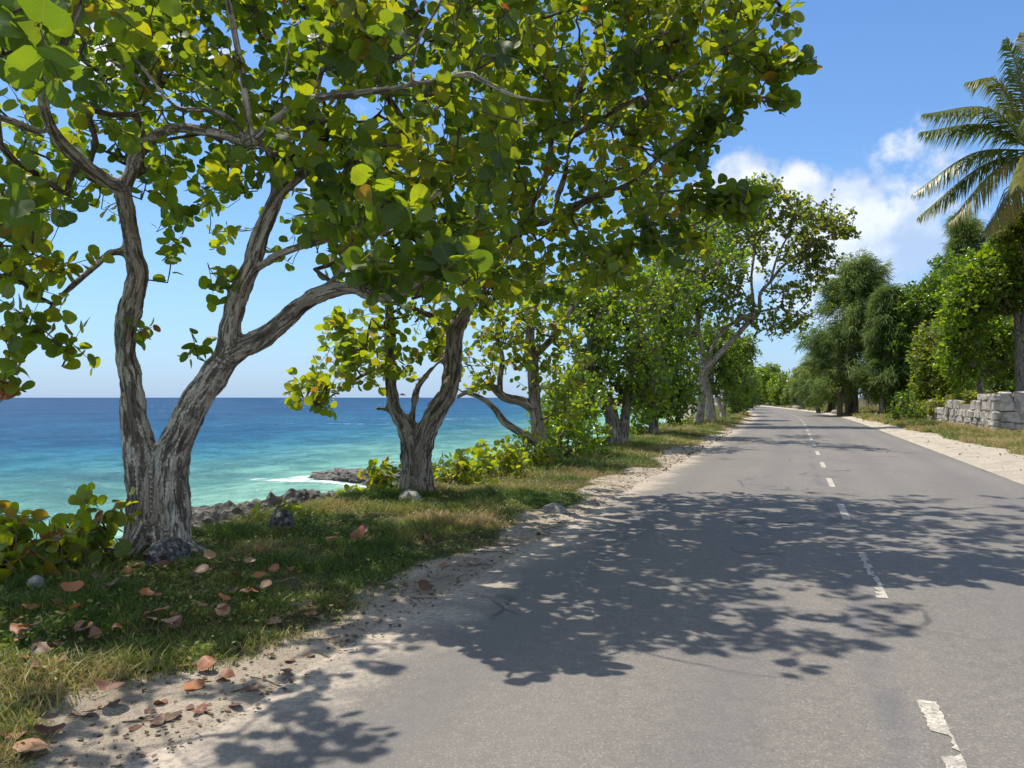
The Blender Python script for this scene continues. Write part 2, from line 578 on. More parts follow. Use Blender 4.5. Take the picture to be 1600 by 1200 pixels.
def chip1(t, lo, hi, r):
    if t < .06: return lo + .01, hi
    if t < .45: return lo + .045 + r.uniform(-.035, .035), hi
    if .55 < t < .62 or .72 < t < .80: return lo + .03, lo + .04 + r.uniform(0, .03)
    return lo + r.uniform(0, .03), hi - r.uniform(0, .035)


for k in range(24):
    y0 = 2.74 + 4.02 * k + (.12 if k == 2 else 0)
    V, F = ragged(y0, y0 + (1.82 if k < 2 else 1.6), .105, k, chip0 if k == 0 else chip1 if k == 1 else None)
    mesh_obj('centre_dash', V, F, m_paint, road, smooth=False)

# ------------------------------------------------------------------ sea
ex = axis([-np.geomspace(95, 12000, 45), np.arange(-95, -7, .55)])
ey = axis([-np.geomspace(20, 4000, 20), np.arange(-20, 150, .55), np.geomspace(150, 14000, 60)])
a, b = np.meshgrid(ex, ey, indexing='ij')
a, b = a.ravel(), b.ravel()
off = np.maximum(-(a - XC(b)) - 12.0, 0)
fade = np.clip(1 - off / 90, 0, 1) * np.clip((150 - np.abs(b)) / 60, 0, 1)
ph = off * .62 + (fbm(a * .05, b * .05, 3, 61) - .5) * 9
ez = SEA_Z + fade * (.16 * np.sin(ph) * (.4 + fbm(a * .08, b * .08, 2, 71)) + .16 * (fbm(a * .35, b * .5, 3, 62) - .5))
REEF = np.array(at(592, 750, 38.5)[:2])
dr = np.hypot((a - REEF[0]) / 4.2, (b - REEF[1]) / 2.1)
foam = np.exp(-((dr - 1.05) / .3) ** 2)
fr2 = at(430, 746, 39)
foam = np.maximum(foam, .9 * np.exp(-(((a - fr2[0]) * .35 + (b - fr2[1]) * .93) / .9) ** 2 - (((a - fr2[0]) * .93 - (b - fr2[1]) * .35) / 4.5) ** 2))
for q, w_, l_ in ((at(690, 655, 150), 2.2, 40), (at(560, 662, 122), 1.2, 24)):
    foam = np.maximum(foam, .62 * np.exp(-((b - q[1] - .2 * (a - q[0])) / w_) ** 2 - ((a - q[0]) / l_) ** 2))
shore = np.exp(-((off - 1.2 - 1.2 * fbm(a * .2, b * .2, 2, 66)) / .5) ** 2) * .8
foam = np.maximum(foam, shore)
m_sea, nt, out = new_mat('sea_water')
g = N(nt)
p = g.pos()
o_ = g.attr('off')
patch = g.noise(g.scale(p, (.6, 1.0, 1)), .055, 4, .6)
lo = g.math('ADD', o_, g.math('MULTIPLY', g.math('SUBTRACT', patch, .5), g.math('MULTIPLY', o_, .9)))
t = g.math('DIVIDE', g.math('LOGARITHM', g.math('ADD', lo, 2.0), 10.0), 3.4)
# log10 scale: 2 m -> .09, 10 -> .32, 20 -> .39, 45 -> .49, 100 -> .59, 400 -> .76
col = g.ramp(t, [(.10, (.30, .44, .33)), (.30, (.22, .42, .32)), (.385, (.115, .285, .255)), (.445, (.034, .165, .228)),
                 (.50, (.011, .100, .205)), (.62, (.014, .078, .178)), (.78, (.014, .066, .156)), (1.0, (.014, .062, .148))])
reef = g.math('MULTIPLY', g.step(g.noise(g.scale(p, (.5, 1.0, 1)), .11, 5, .62), .54, .66, 0, .55), g.math('MULTIPLY', g.step(o_, 10, 20), g.step(o_, 30, 110, 1, 0)))
col = g.mix(reef, col, (.03, .10, .14))
wvs = g.noise(g.scale(p, (.75, .6, 1)), .55, 7, .68, dist=.2)  # light and shade of wave facets painted into the water colour as noise streaks
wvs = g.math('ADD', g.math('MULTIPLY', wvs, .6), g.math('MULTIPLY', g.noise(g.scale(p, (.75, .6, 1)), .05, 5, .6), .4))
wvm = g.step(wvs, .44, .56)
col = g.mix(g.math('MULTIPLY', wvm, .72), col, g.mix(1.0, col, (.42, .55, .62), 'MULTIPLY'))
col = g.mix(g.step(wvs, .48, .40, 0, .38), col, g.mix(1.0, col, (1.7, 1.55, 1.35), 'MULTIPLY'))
fm = g.math('MULTIPLY', g.attr('foam'), 1.0)
fmx = g.step(g.math('ADD', fm, g.math('MULTIPLY', g.math('SUBTRACT', g.noise(g.scale(p, (.7, .9, 1)), .9, 8, .75), .5), 2.6)), .55, 1.0, 0, .85)
col = g.mix(fmx, col, (.82, .86, .86))
w1 = g.noise(g.scale(p, (1.0, 1.0, 1)), .55, 6, .62, dist=.4)
w2 = g.noise(p, 2.6, 5, .6)
w3 = g.noise(p, .09, 4, .6)
h = g.math('ADD', g.math('MULTIPLY', w1, 1.0), g.math('ADD', g.math('MULTIPLY', w2, .28), g.math('MULTIPLY', w3, 2.0)))
bn = g.bump(h, 1.0, 1.3)
df = g.node('ShaderNodeBsdfDiffuse')
g.put(df.inputs['Color'], col)
g.put(df.inputs['Normal'], g.bump(h, .9, .9))
gl = g.node('ShaderNodeBsdfGlossy')
gl.inputs['Roughness'].default_value = .18
g.put(gl.inputs['Normal'], bn)
fr = g.node('ShaderNodeFresnel')
fr.inputs['IOR'].default_value = 1.33
g.put(fr.inputs['Normal'], bn)
# wind waves hide their own grazing facets: a rough sea never mirrors more than about a quarter of the sky
fc = g.math('MULTIPLY', g.math('MINIMUM', fr.outputs[0], .15), g.math('SUBTRACT', 1.0, fmx))
mx = g.node('ShaderNodeMixShader')
g.put(mx.inputs[0], fc)
nt.links.new(df.outputs[0], mx.inputs[1])
nt.links.new(gl.outputs[0], mx.inputs[2])
nt.links.new(mx.outputs[0], out.inputs[0])
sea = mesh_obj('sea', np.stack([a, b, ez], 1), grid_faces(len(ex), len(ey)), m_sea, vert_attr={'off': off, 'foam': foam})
tag(sea, 'turquoise sea turning deep blue towards the horizon', kind='structure')

# ------------------------------------------------------------------ rocks
m_rock, nt, out = new_mat('coral_limestone')
g = N(nt)
p = g.pos()
c1 = g.ramp(g.noise(p, 6, 6, .7), [(.30, (.04, .038, .034)), (.48, (.15, .142, .125)), (.70, (.33, .315, .28))])
pit = g.voronoi(p, 14)
c1 = g.mix(g.step(pit, .10, .32, .65, 0), c1, (.05, .045, .04))
nt.links.new(g.bsdf(c1, .95, g.bump(g.math('ADD', g.noise(p, 22, 6, .75), pit), .9, .05), .15), out.inputs[0])
m_rockdark, nt, out = new_mat('dark_lichen_rock')
g = N(nt)
p = g.pos()
c1 = g.ramp(g.noise(p, 20, 6, .7), [(.35, (.028, .027, .027)), (.52, (.10, .097, .093)), (.68, (.40, .385, .36))])
nt.links.new(g.bsdf(c1, .95, g.bump(g.noise(p, 45, 6, .75), .8, .02), .15), out.inputs[0])
m_rockpale, nt, out = new_mat('pale_rock')
g = N(nt)
p = g.pos()
c1 = g.ramp(g.noise(p, 14, 6, .65), [(.3, (.11, .10, .09)), (.5, (.26, .245, .22)), (.7, (.42, .395, .355))])
nt.links.new(g.bsdf(c1, .95, g.bump(g.noise(p, 40, 6, .75), .7, .02), .15), out.inputs[0])


import bmesh


def ico(sub):
    bm = bmesh.new()
    bmesh.ops.create_icosphere(bm, subdivisions=sub, radius=1)
    V = np.array([v.co[:] for v in bm.verts])
    F = np.array([[v.index for v in f.verts] for f in bm.faces])
    bm.free()
    return V, np.array(F)


_ICO = {}


def rock_mesh(name, size, seed, mat, sub=4, amp=.35, ridged=False, freq=1.6, loc=(0, 0, 0)):
    if sub not in _ICO: _ICO[sub] = ico(sub)
    V, F = _ICO[sub]
    V = V.copy()
    o = Vector((seed * 3.1, seed * 7.7, seed * 1.3))
    sz = np.array(size)
    out_ = []
    for v in V:
        p = Vector(v * sz / max(sz))
        if ridged:
            n = mnoise.ridged_multi_fractal(p * freq * 1.0 + o, 1.0, 2.1, 6, 1.0, 2.0) * .22 - .3 + mnoise.fractal(p * freq * 2.6 + o, .75, 2.2, 5) * .42 - max(0, .35 - mnoise.voronoi(p * freq * 4 + o)[0][0]) * .5
        else:
            n = mnoise.fractal(p * freq + o, .9, 2.1, 5)
            c = mnoise.voronoi(p * freq * .9 + o)[0]
            n = n * .5 + (c[1] - c[0]) * .5 - .25
        out_.append(1 + amp * n)
    V = V * np.array(out_)[:, None] * sz
    return mesh_data(name, V, F, mat, smooth=not ridged)


def rock(px, py, d, size, seed, mat, label, name='rock', cat='rock', dz=0.0, **kw):
    q = at(px, py, d)
    z = float(ground_z(q[0], q[1]))
    o = link(bpy.data.objects.new(name, rock_mesh(name, size, seed, mat, **kw)))
    o.location = (q[0], q[1], z + dz)
    o.rotation_euler = (0, 0, seed * 1.7)
    tag(o, label, cat)
    return o


rock(262, 884, 7.05, (.26, .17, .16), 1, m_rockdark, 'dark grey mossy stone at the foot of the forked tree trunk', dz=.04)
rock(440, 838, 8.6, (.16, .13, .20), 2, m_rockdark, 'dark pitted upright stone in the grass beside the coral outcrop', dz=.06)
rock(641, 796, 11.2, (.25, .18, .16), 3, m_rockpale, 'pale grey angular stone in front of the second tree trunk', dz=.02, sub=3)
rock(866, 802, 10.6, (.20, .14, .11), 4, m_rockpale, 'small grey stone lying on sand at the road edge', dz=.01, sub=3)
rock(56, 948, 5.9, (.075, .06, .06), 5, m_rockpale, 'fist sized pale grey stone lying in near grass beside shrub', dz=.05, sub=3)


def craggy(px, py, d, size, z, rot, seed, label, sub=6, amp=.5, freq=3.4):
    q = at(px, py, d)
    o = link(bpy.data.objects.new('rock_outcrop', rock_mesh('rock_outcrop', size, seed, m_rock, sub=sub, amp=amp, ridged=True, freq=freq)))
    o.location = (q[0], q[1], z)
    o.rotation_euler = (0, 0, rot)
    return tag(o, label, 'rock outcrop')


craggy(455, 815, 12.2, (2.3, 1.2, .85), -.84, .9, 11, 'jagged grey coral outcrop behind the grass between the two nearest trees')
craggy(545, 790, 14.6, (2.1, 1.2, .7), -.96, .6, 12, 'low grey coral ledge behind yellow shrub left of second tree')
craggy(350, 842, 10.2, (1.0, .7, .6), -.48, .3, 14, 'small dark coral rock just right of the forked trunk', sub=5)
ro = craggy(592, 750, 38.5, (3.7, 1.6, .6), SEA_Z + .05, .1, 13, 'flat brown reef rock awash in the sea with white foam', freq=3.2)


# ------------------------------------------------------------------ leaf templates
def leaf_template(kind, n, seed=0, curl=.25, fold=.14):
    r = random.Random(seed)
    pts = []
    for i in range(n):
        a = -math.pi / 2 + 2 * math.pi * (i + .0) / n
        if kind == 'round':
            rad = .5 * (1 + .05 * math.sin(3 * a + seed) + r.uniform(-.035, .035))
            x, y = rad * 1.06 * math.cos(a), .47 + rad * math.sin(a)
            if i == 0: y += .11
        elif kind == 'oval':
            x, y = .33 * math.cos(a), .5 + .5 * math.sin(a)
        else:
            x, y = .22 * math.cos(a), .5 + .5 * math.sin(a)
        pts.append((x, y))
    V = [(0, .42, 0)] + [(x, y, 0) for x, y in pts]
    V = np.array(V, float)
    uv = V[:, :2].copy()
    V[:, 2] = fold * np.abs(V[:, 0]) - curl * (V[:, 1] - .3) ** 2 + .05 * np.sin(5 * V[:, 0] + seed) * np.abs(V[:, 1])
    F = np.array([(0, 1 + i, 1 + (i + 1) % n) for i in range(n)])
    return V, F, uv


def leaf_template_fine(seed, curl, fold):
    """Round leaf with an inner ring and a short stalk: 48 triangles."""
    n = 14
    V0, _, _ = leaf_template('round', n, seed, 0, 0)
    c = V0[0]
    inner = c + (V0[1:] - c) * .55
    V = np.concatenate([V0, inner])
    uv = V[:, :2].copy()
    F = [(0, n + 1 + i, n + 1 + (i + 1) % n) for i in range(n)]
    for i in range(n):
        j = (i + 1) % n
        F += [(n + 1 + i, 1 + i, 1 + j), (n + 1 + i, 1 + j, n + 1 + j)]
    k = len(V)
    V = np.concatenate([V, [(-.018, .1, 0), (.018, .1, 0), (.014, -.12, 0), (-.014, -.12, 0)]])
    uv = np.concatenate([uv, np.zeros((4, 2))])
    F += [(k, k + 3, k + 2), (k, k + 2, k + 1)]
    V[:, 2] = fold * np.abs(V[:, 0]) - curl * (V[:, 1] - .3) ** 2 + .06 * np.sin(6 * V[:, 0] + seed) * np.abs(V[:, 1]) + .03 * np.sin(9 * V[:, 1] + seed)
    return V, np.array(F), uv


TPL = {('round', 12): [leaf_template('round', 12, k, .1 + .12 * (k % 4), .05 + .08 * (k % 3)) for k in range(6)],
       ('round', 8): [leaf_template('round', 8, k, .2, .12) for k in range(3)],
       ('oval', 8): [leaf_template('oval', 8, k, .35, .25) for k in range(3)],
       ('oval', 6): [leaf_template('oval', 6, k, .3, .2) for k in range(3)]}

GRAPE_LEAF_MESHES = []
for k, tint in enumerate((.05, .12, .2, .28, .36, .42, .5, .58, .66, .74, .82, .93, .99)):
    V, F, uv = leaf_template_fine(k, .08 + .1 * (k % 4), .04 + .07 * (k % 3))
    GRAPE_LEAF_MESHES.append((tint, mesh_data('leaf', V, F, M_grape, face_attr={'tint': np.full(len(F), tint)}, uv=uv)))


def unit(v):
    v = np.asarray(v, float)
    return v / np.maximum(np.linalg.norm(v, axis=-1, keepdims=True), 1e-9)


def leaf_frames(dirs, norms):
    y = unit(dirs)
    z = norms - (norms * y).sum(1, keepdims=True) * y
    z = unit(z)
    x = np.cross(y, z)
    return np.stack([x, y, z], 2)      # columns


def leaf_cloud(name, pos, R, size, tint, mat, tpl, parent, base, seed=0):
    Vs, Fs, T, U = [], [], [], []
    nv = 0
    pick = np.random.default_rng(seed).integers(0, len(tpl), len(pos))
    for k, (V, F, uv) in enumerate(tpl):
        i = np.where(pick == k)[0]
        if not len(i): continue
        W = np.einsum('nij,vj->nvi', R[i], V) * size[i][:, None, None] + pos[i][:, None, :] - base
        Vs.append(W.reshape(-1, 3))
        Fs.append((F[None] + (np.arange(len(i)) * len(V))[:, None, None] + nv).reshape(-1, 3))
        T.append(np.repeat(tint[i], len(F)))
        U.append(np.tile(uv, (len(i), 1)))
        nv += len(i) * len(V)
    if not Vs: return None
    o = mesh_obj(name, np.concatenate(Vs), np.concatenate(Fs), mat, parent, face_attr={'tint': np.concatenate(T)}, uv=np.concatenate(U))
    return tag(o, kind='stuff')


# ------------------------------------------------------------------ tubes and trees
def smooth_path(P, R, step):
    """Catmull-Rom through the points, resampled."""
    P, R = np.asarray(P, float), np.asarray(R, float)
    if len(P) == 2: P, R = np.array([P[0], (P[0] + P[1]) / 2, P[1]]), np.array([R[0], (R[0] + R[1]) / 2, R[1]])
    Q = np.concatenate([[2 * P[0] - P[1]], P, [2 * P[-1] - P[-2]]])
    oP, oR = [], []
    for i in range(len(P) - 1):
        n = max(2, int(np.linalg.norm(P[i + 1] - P[i]) / step))
        for k in range(n):
            t = k / n
            a, b, c, d = Q[i], Q[i + 1], Q[i + 2], Q[i + 3]
            oP.append(.5 * ((2 * b) + (c - a) * t + (2 * a - 5 * b + 4 * c - d) * t * t + (3 * b - a - 3 * c + d) * t ** 3))
            oR.append(R[i] * (1 - t) + R[i + 1] * t)
    oP.append(P[-1]); oR.append(R[-1])
    return np.array(oP), np.array(oR)


def tube(P, R, n=8, knob=0.0, seed=0):
    P, R = np.asarray(P, float), np.asarray(R, float)
    T = unit(np.gradient(P, axis=0))
    ref = np.array((1.0, 0, 0)) if abs(T[0][0]) < .8 else np.array((0, 1.0, 0))
    u = unit(np.cross(T[0], ref))
    U = []
    for t in T:
        u = unit(u - (u @ t) * t)
        U.append(u)
    U = np.array(U)
    W = np.cross(T, U)
    a = np.arange(n) * 2 * math.pi / n
    ca, sa = np.cos(a), np.sin(a)
    L = np.concatenate([[0], np.cumsum(np.linalg.norm(np.diff(P, axis=0), axis=1))])
    rr = np.repeat(R[:, None], n, 1)
    if knob:
        rr = rr * (1 + knob * (fbm(a[None, :] * 1.3 + seed + 0 * L[:, None], L[:, None] * 2.2 / max(R[0] * 4, .2) + 0 * a[None, :], 3, seed) - .5) * 2)
    V = P[:, None, :] + rr[:, :, None] * (U[:, None, :] * ca[None, :, None] + W[:, None, :] * sa[None, :, None])
    V = V.reshape(-1, 3)
    bk = np.stack([rr * ca[None], rr * sa[None], np.repeat(L[:, None], n, 1) + seed * 3.7], 2).reshape(-1, 3)
    m = len(P)
    i = np.arange(m - 1)[:, None] * n
    j = np.arange(n)[None, :]
    k = (j + 1) % n
    F = np.stack([i + j, i + k, i + n + k, i + n + j], 2).reshape(-1, 4)
    V = np.concatenate([V, [P[0], P[-1] + T[-1] * R[-1] * .8]])
    bk = np.concatenate([bk, [bk[0], bk[-1]]])
    jj = np.arange(n)
    c0 = np.stack([(jj + 1) % n, jj, np.full(n, len(V) - 2)], 1)
    c1 = np.stack([(m - 1) * n + jj, (m - 1) * n + (jj + 1) % n, np.full(n, len(V) - 1)], 1)
    return V, F, np.concatenate([c0, c1]), bk


class Tubes:
    def __init__(self):
        self.V, self.Q, self.T, self.B, self.n = [], [], [], [], 0

    def add(self, P, R, n=8, knob=0.0, seed=0):
        V, F, C, bk = tube(P, R, n, knob, seed)
        self.V.append(V); self.Q.append(F + self.n); self.T.append(C + self.n); self.B.append(bk)
        self.n += len(V)

    def build(self, name, mat, parent, base):
        if not self.V: return None
        return mesh_obj(name, np.concatenate(self.V) - base, [np.concatenate(self.Q), np.concatenate(self.T)], mat, parent,
                        vert_attr={'bk': np.concatenate(self.B)})


def fused(name, tubes, voxel, mat, parent, base, amp, seed):
    """Limbs melted into one continuous trunk, then given bark relief."""
    tmp = tubes.build('raw_' + name, None, None, base)
    md = tmp.modifiers.new('r', 'REMESH')
    md.mode = 'VOXEL'
    md.voxel_size = voxel
    md.use_smooth_shade = True
    sm = tmp.modifiers.new('s', 'SMOOTH')
    sm.factor = .5
    sm.iterations = 4
    dg = bpy.context.evaluated_depsgraph_get()
    dg.update()
    me = bpy.data.meshes.new_from_object(tmp.evaluated_get(dg))
    bpy.data.objects.remove(tmp)
    V0, B0 = np.concatenate(tubes.V) - base, np.concatenate(tubes.B)
    kd = kdtree.KDTree(len(V0))
    for i, v in enumerate(V0): kd.insert(v, i)
    kd.balance()
    bk = np.empty((len(me.vertices), 3), np.float32)
    co = np.empty((len(me.vertices), 3), np.float32)
    cv = np.empty(len(me.vertices), np.float32)
    dp = np.empty(len(me.vertices), np.float32)
    sm_ = np.zeros(len(me.vertices), bool)
    nor = np.empty((len(me.vertices), 3), np.float32)
    for i, v in enumerate(me.vertices):
        near = kd.find_n(v.co, 14)
        seam = any(abs(B0[q_[1]][2] - B0[near[0][1]][2]) > .6 for q_ in near)
        near = near[:4]
        near = [q_ for q_ in near if abs(B0[q_[1]][2] - B0[near[0][1]][2]) < .25]
        ws = [1 / (d + .004) for _, _, d in near]
        bk[i] = sum(B0[j] * w_ for (_, j, _), w_ in zip(near, ws)) / sum(ws)
        b = bk[i]
        r = math.hypot(b[0], b[1])
        q = Vector((b[0] * 8, b[1] * 8, b[2] * 1.25))
        n1 = mnoise.ridged_multi_fractal(q + Vector((seed, 0, 0)), .9, 2.1, 4, 1.0, 2.0) * .8 - 1.25
        n2 = mnoise.fractal(Vector(b) * 5.0 + Vector((0, seed, 0)), .9, 2.0, 3)
        n3 = mnoise.noise(Vector((b[0] * 30, b[1] * 30, b[2] * 9)))
        if seam: n1, n2, n3 = -.3, 0, 0
        sm_[i] = seam
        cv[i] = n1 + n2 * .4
        co[i], nor[i] = v.co, v.normal
        dp[i] = amp * min(1, r / .12) * (n1 * .75 + n2 * .7 + n3 * .22)
    ed = np.empty(len(me.edges) * 2, np.int32)
    me.edges.foreach_get('vertices', ed)
    e0, e1 = ed[::2], ed[1::2]
    deg = np.bincount(ed, minlength=len(dp)).astype(np.float32)

    def spread(a_):
        return (np.bincount(e0, a_[e1], len(dp)) + np.bincount(e1, a_[e0], len(dp))) / np.maximum(deg, 1)
    for _ in range(4): sm_ = spread(sm_.astype(float)) > .2
    for _ in range(14):
        dp = np.where(sm_, spread(dp), dp).astype(np.float32)
        cv = np.where(sm_, spread(cv), cv).astype(np.float32)
        co = np.where(sm_[:, None], np.stack([spread(co[:, q]) for q in range(3)], 1), co).astype(np.float32)
    co = co + nor * dp[:, None]
    me.vertices.foreach_set('co', np.ascontiguousarray(co, np.float32).ravel())
    at_ = me.attributes.new('bk', 'FLOAT_VECTOR', 'POINT')
    at_.data.foreach_set('vector', bk.ravel())
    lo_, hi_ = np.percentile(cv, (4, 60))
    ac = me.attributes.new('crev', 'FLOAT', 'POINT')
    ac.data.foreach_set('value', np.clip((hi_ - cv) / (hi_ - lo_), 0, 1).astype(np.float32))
    me.materials.clear()
    me.materials.append(mat)
    me.polygons.foreach_set('use_smooth', np.ones(len(me.polygons), bool))
    me.update()
    me.name = name
    return link(bpy.data.objects.new(name, me), parent)


def in_poly(x, y, poly):
    c = np.zeros(len(x), bool)
    n = len(poly)
    for i in range(n):
        (x1, y1), (x2, y2) = poly[i], poly[(i + 1) % n]
        k = ((y1 > y) != (y2 > y)) & (x < (x2 - x1) * (y - y1) / (y2 - y1 + 1e-9) + x1)
        c ^= k
    return c


class Plant:
    def __init__(self, name, label, cat, base, group=None, seed=1):
        self.base = np.array(base, float)
        self.root = empty(name, self.base)
        tag(self.root, label, cat, group)
        self.nodes, self.par, self.load = [], [], []
        self.limbs = Tubes()
        self.twigs = []
        self.rng = np.random.default_rng(seed)
        self.seed = seed
        self.thin = 1.0
        self.leaf = []      # pos, dir, normal, size, tint

    def limb(self, pts, n=10, step=.12, knob=.12, dup=True):
        """pts: (px, py, d, radius px)"""
        P = [at(x, y, d) for x, y, d, r in pts]
        R = [r * d / FPX * (self.thin if y < 700 else (1 + self.thin) / 2) for x, y, d, r in pts]
        return self.limb3(P, R, n, step, knob)

    def limb3(self, P, R, n=10, step=.12, knob=.12):
        Q, S = smooth_path(P, R, step)
        self.seed += 1
        self.limbs.add(Q, S, n, knob, self.seed)
        for i in range(0, len(Q), max(1, int(.16 / step))):
            if i < len(Q) * .12 and len(self.nodes) == 0: continue
            self.nodes.append(Q[i]); self.par.append(-1); self.load.append(0)
        self.nodes.append(Q[-1]); self.par.append(-1); self.load.append(0)

    def trunk(self, mat, fuse=None, amp=.02):
        if fuse: return fused('trunk', self.limbs, fuse, mat, self.root, self.base, amp, self.seed)
        return self.limbs.build('trunk', mat, self.root, self.base)

    def grow(self, pts, leaves=7, length=.42, size=(.13, .2), tint=(0, .8), up=.5, spread=.9, sag=.06, rare=.03, low=0.0, twig=True):
        r = self.rng
        pts = np.asarray(pts, float)
        N0 = np.array(self.nodes)
        d0 = np.array([np.min(np.sum((N0 - p) ** 2, 1)) for p in pts])
        for p in pts[np.argsort(d0)]:
            A = np.array(self.nodes)
            dv = p - A
            cost = np.sum(dv ** 2, 1) + .35 * np.maximum(0, A[:, 2] - p[2]) ** 2
            j = int(np.argmin(cost))
            a = A[j]
            L = np.linalg.norm(p - a)
            dirv = unit(p - a)
            sd = unit(dirv * .8 + np.array((0, 0, .25 - low)) + r.normal(0, .45, 3))
            ln = length * r.uniform(.7, 1.3)
            b = p - sd * ln * .5
            L = np.linalg.norm(b - a)
            n = max(2, min(7, int(L / .22) + 1))
            off = r.normal(0, .10 * L, 3)
            path = [a]
            par = j
            for k in range(1, n + 1):
                t = k / n
                q = a + (b - a) * t + off * math.sin(math.pi * t) + np.array((0, 0, -sag * L * math.sin(math.pi * t)))
                q = q + (r.normal(0, .018, 3) if k < n else 0)
                path.append(q)
                self.nodes.append(q); self.par.append(par); self.load.append(1)
                par = len(self.nodes) - 1
            first = len(self.nodes) - n
            side = unit(np.cross(sd, r.normal(0, 1, 3)))
            up2 = np.cross(side, sd)
            bend = r.normal(0, .12, 3)
            for k in range(1, 4):
                t = k / 3
                q = b + sd * ln * t + bend * ln * t * t
                path.append(q)
                self.nodes.append(q); self.par.append(par); self.load.append(0)
                par = len(self.nodes) - 1
            self.twigs.append((j, path, list(range(first, first + n + 3))))
            k = j
            while k >= 0:
                self.load[k] += 1
                k = self.par[k]
            m = max(2, int(round(leaves * r.uniform(.7, 1.3))))
            tb = r.uniform(*tint)
            for i in range(m):
                t = (i + .6) / m
                q = b + sd * ln * t + bend * ln * t * t
                ang = i * 2.4 + r.uniform(-.5, .5)
                o = side * math.cos(ang) + up2 * math.sin(ang)
                ld = unit(o * 1.0 + sd * (.25 + .6 * t) + r.normal(0, .2, 3) + np.array((0, 0, -.15)))
                nn = np.array((0, 0, up)) + r.normal(0, spread * .6, 3)
                tt = np.clip(tb + r.normal(0, .12), 0, .84)
                if r.random() < rare: tt = r.uniform(.86, 1.0)
                self.leaf.append((q + ld * .02, ld, nn, r.uniform(*size) * (.75 if t > .85 else 1), tt))

    def build_twigs(self, mat, rtip=.0035, n=4, rmax=.03):
        if not self.twigs: return
        tb = Tubes()
        load = np.array(self.load)
        for k, (j, path, ids) in enumerate(self.twigs):
            R = [rtip * (1 + load[i]) ** .5 for i in ids]
            R = np.minimum(np.array([R[0]] + R), rmax)
            R[-1] *= .6
            tb.add(np.array(path), R, n if R[0] < .012 else n + 2, 0, k % 17)
        tag(tb.build('twigs', mat, self.root, self.base), kind='stuff')

    def build_leaves(self, mat, tpl, singles=0, meshes=None, name='foliage'):
        pos = np.array([l[0] for l in self.leaf]); dr = np.array([l[1] for l in self.leaf])
        nn = np.array([l[2] for l in self.leaf]); sz = np.array([l[3] for l in self.leaf]); tt = np.array([l[4] for l in self.leaf])
        R = leaf_frames(dr, nn)
        rest = np.ones(len(pos), bool)
        if singles:
            px, py, d = project(pos)
            ok = (px > -10) & (px < 1610) & (py > -10) & (py < 1210) & (d > .3)
            rank = np.where(ok, sz / np.maximum(d, .3), -1)
            idx = np.argsort(-rank)[:singles]
            idx = idx[rank[idx] > 0]
            for i in idx:
                near = sorted(meshes, key=lambda m: abs(m[0] - tt[i]))
                me = near[0][1] if rnd.random() < .6 else near[1][1]
                o = bpy.data.objects.new('leaf', me)
                M = Matrix([list(R[i][k]) + [0] for k in range(3)] + [[0, 0, 0, 1]])
                o.matrix_basis = Matrix.Translation(Vector(pos[i] - self.base)) @ M @ Matrix.Scale(float(sz[i]), 4)
                link(o, self.root)
            rest[idx] = False
        i = np.where(rest)[0]
        if len(i):
            leaf_cloud(name, pos[i], R[i], sz[i], tt[i], mat, tpl, self.root, self.base, self.seed)


def clump_points(clumps, r, shell=.5):
    """clumps: (px, py, d, rx px, ry px, rd m, count)"""
    out_ = []
    for px, py, d, rx, ry_, rd, n in clumps:
        for _ in range(n):
            v = unit(r.normal(0, 1, 3)) * (r.random() ** shell)
            out_.append(at(px + v[0] * rx, py + v[1] * ry_, d + v[2] * rd))
    return out_


def poly_points(poly, d0, d1, n, r, holes=()):
    xs, ys = [p[0] for p in poly], [p[1] for p in poly]
    out_ = []
    while len(out_) < n:
        x, y = r.uniform(min(xs), max(xs), 200), r.uniform(min(ys), max(ys), 200)
        k = in_poly(x, y, poly)
        for hx, hy, hr in holes: k &= np.hypot(x - hx, y - hy) > hr
        for a_, b_ in zip(x[k], y[k]):
            out_.append(at(a_, b_, r.uniform(d0, d1)))
    return out_[:n]


# ------------------------------------------------------------------ tree 1: forked sea grape
D = 7.6
t1 = Plant('sea_grape_tree', 'tall forked sea grape tree with mottled bark nearest the camera on the left verge', 'tree', at(245, 872, D), seed=101)
t1.thin = .77
t1.limb([(216, 890, D, 46), (223, 850, D, 35), (226, 800, D, 31), (226, 750, D, 31), (221, 710, D, 30), (211, 655, D, 26), (204, 600, D, 22), (194, 546, D, 19),
         (202, 483, D, 23), (216, 433, D, 22), (209, 400, D, 19), (204, 372, D, 18), (196, 328, 7.5, 18), (190, 296, 7.4, 17), (168, 283, 7.3, 15),
         (138, 262, 7.1, 14), (98, 226, 6.9, 14), (76, 190, 6.7, 12), (68, 150, 6.5, 11), (84, 108, 6.4, 11), (98, 70, 6.3, 9), (120, 20, 6.2, 8), (130, -60, 6.2, 6)], 26, .045)
t1.limb([(272, 892, D, 46), (270, 850, D, 34), (268, 800, D, 32), (266, 750, D, 33), (268, 712, D, 32), (282, 680, D, 30), (307, 627, D, 29), (334, 588, D, 30),
         (354, 555, D, 28), (362, 504, D, 22), (375, 454, D, 20), (392, 417, D, 20), (408, 368, D, 18), (424, 328, D, 17), (440, 296, D, 16), (470, 272, D, 13),
         (500, 248, D, 12), (488, 226, D, 11), (480, 192, 7.5, 8), (500, 120, 7.3, 6), (520, 30, 7.2, 5), (525, -120, 7.2, 3)], 26, .045)
t1.limb([(245, 905, D, 30), (246, 840, D, 20), (246, 770, D, 17), (247, 725, D, 16)], 26, .045)
t1.limb([(195, 885, D - .1, 14), (210, 855, D, 18), (222, 815, D, 14)], 10, .08)
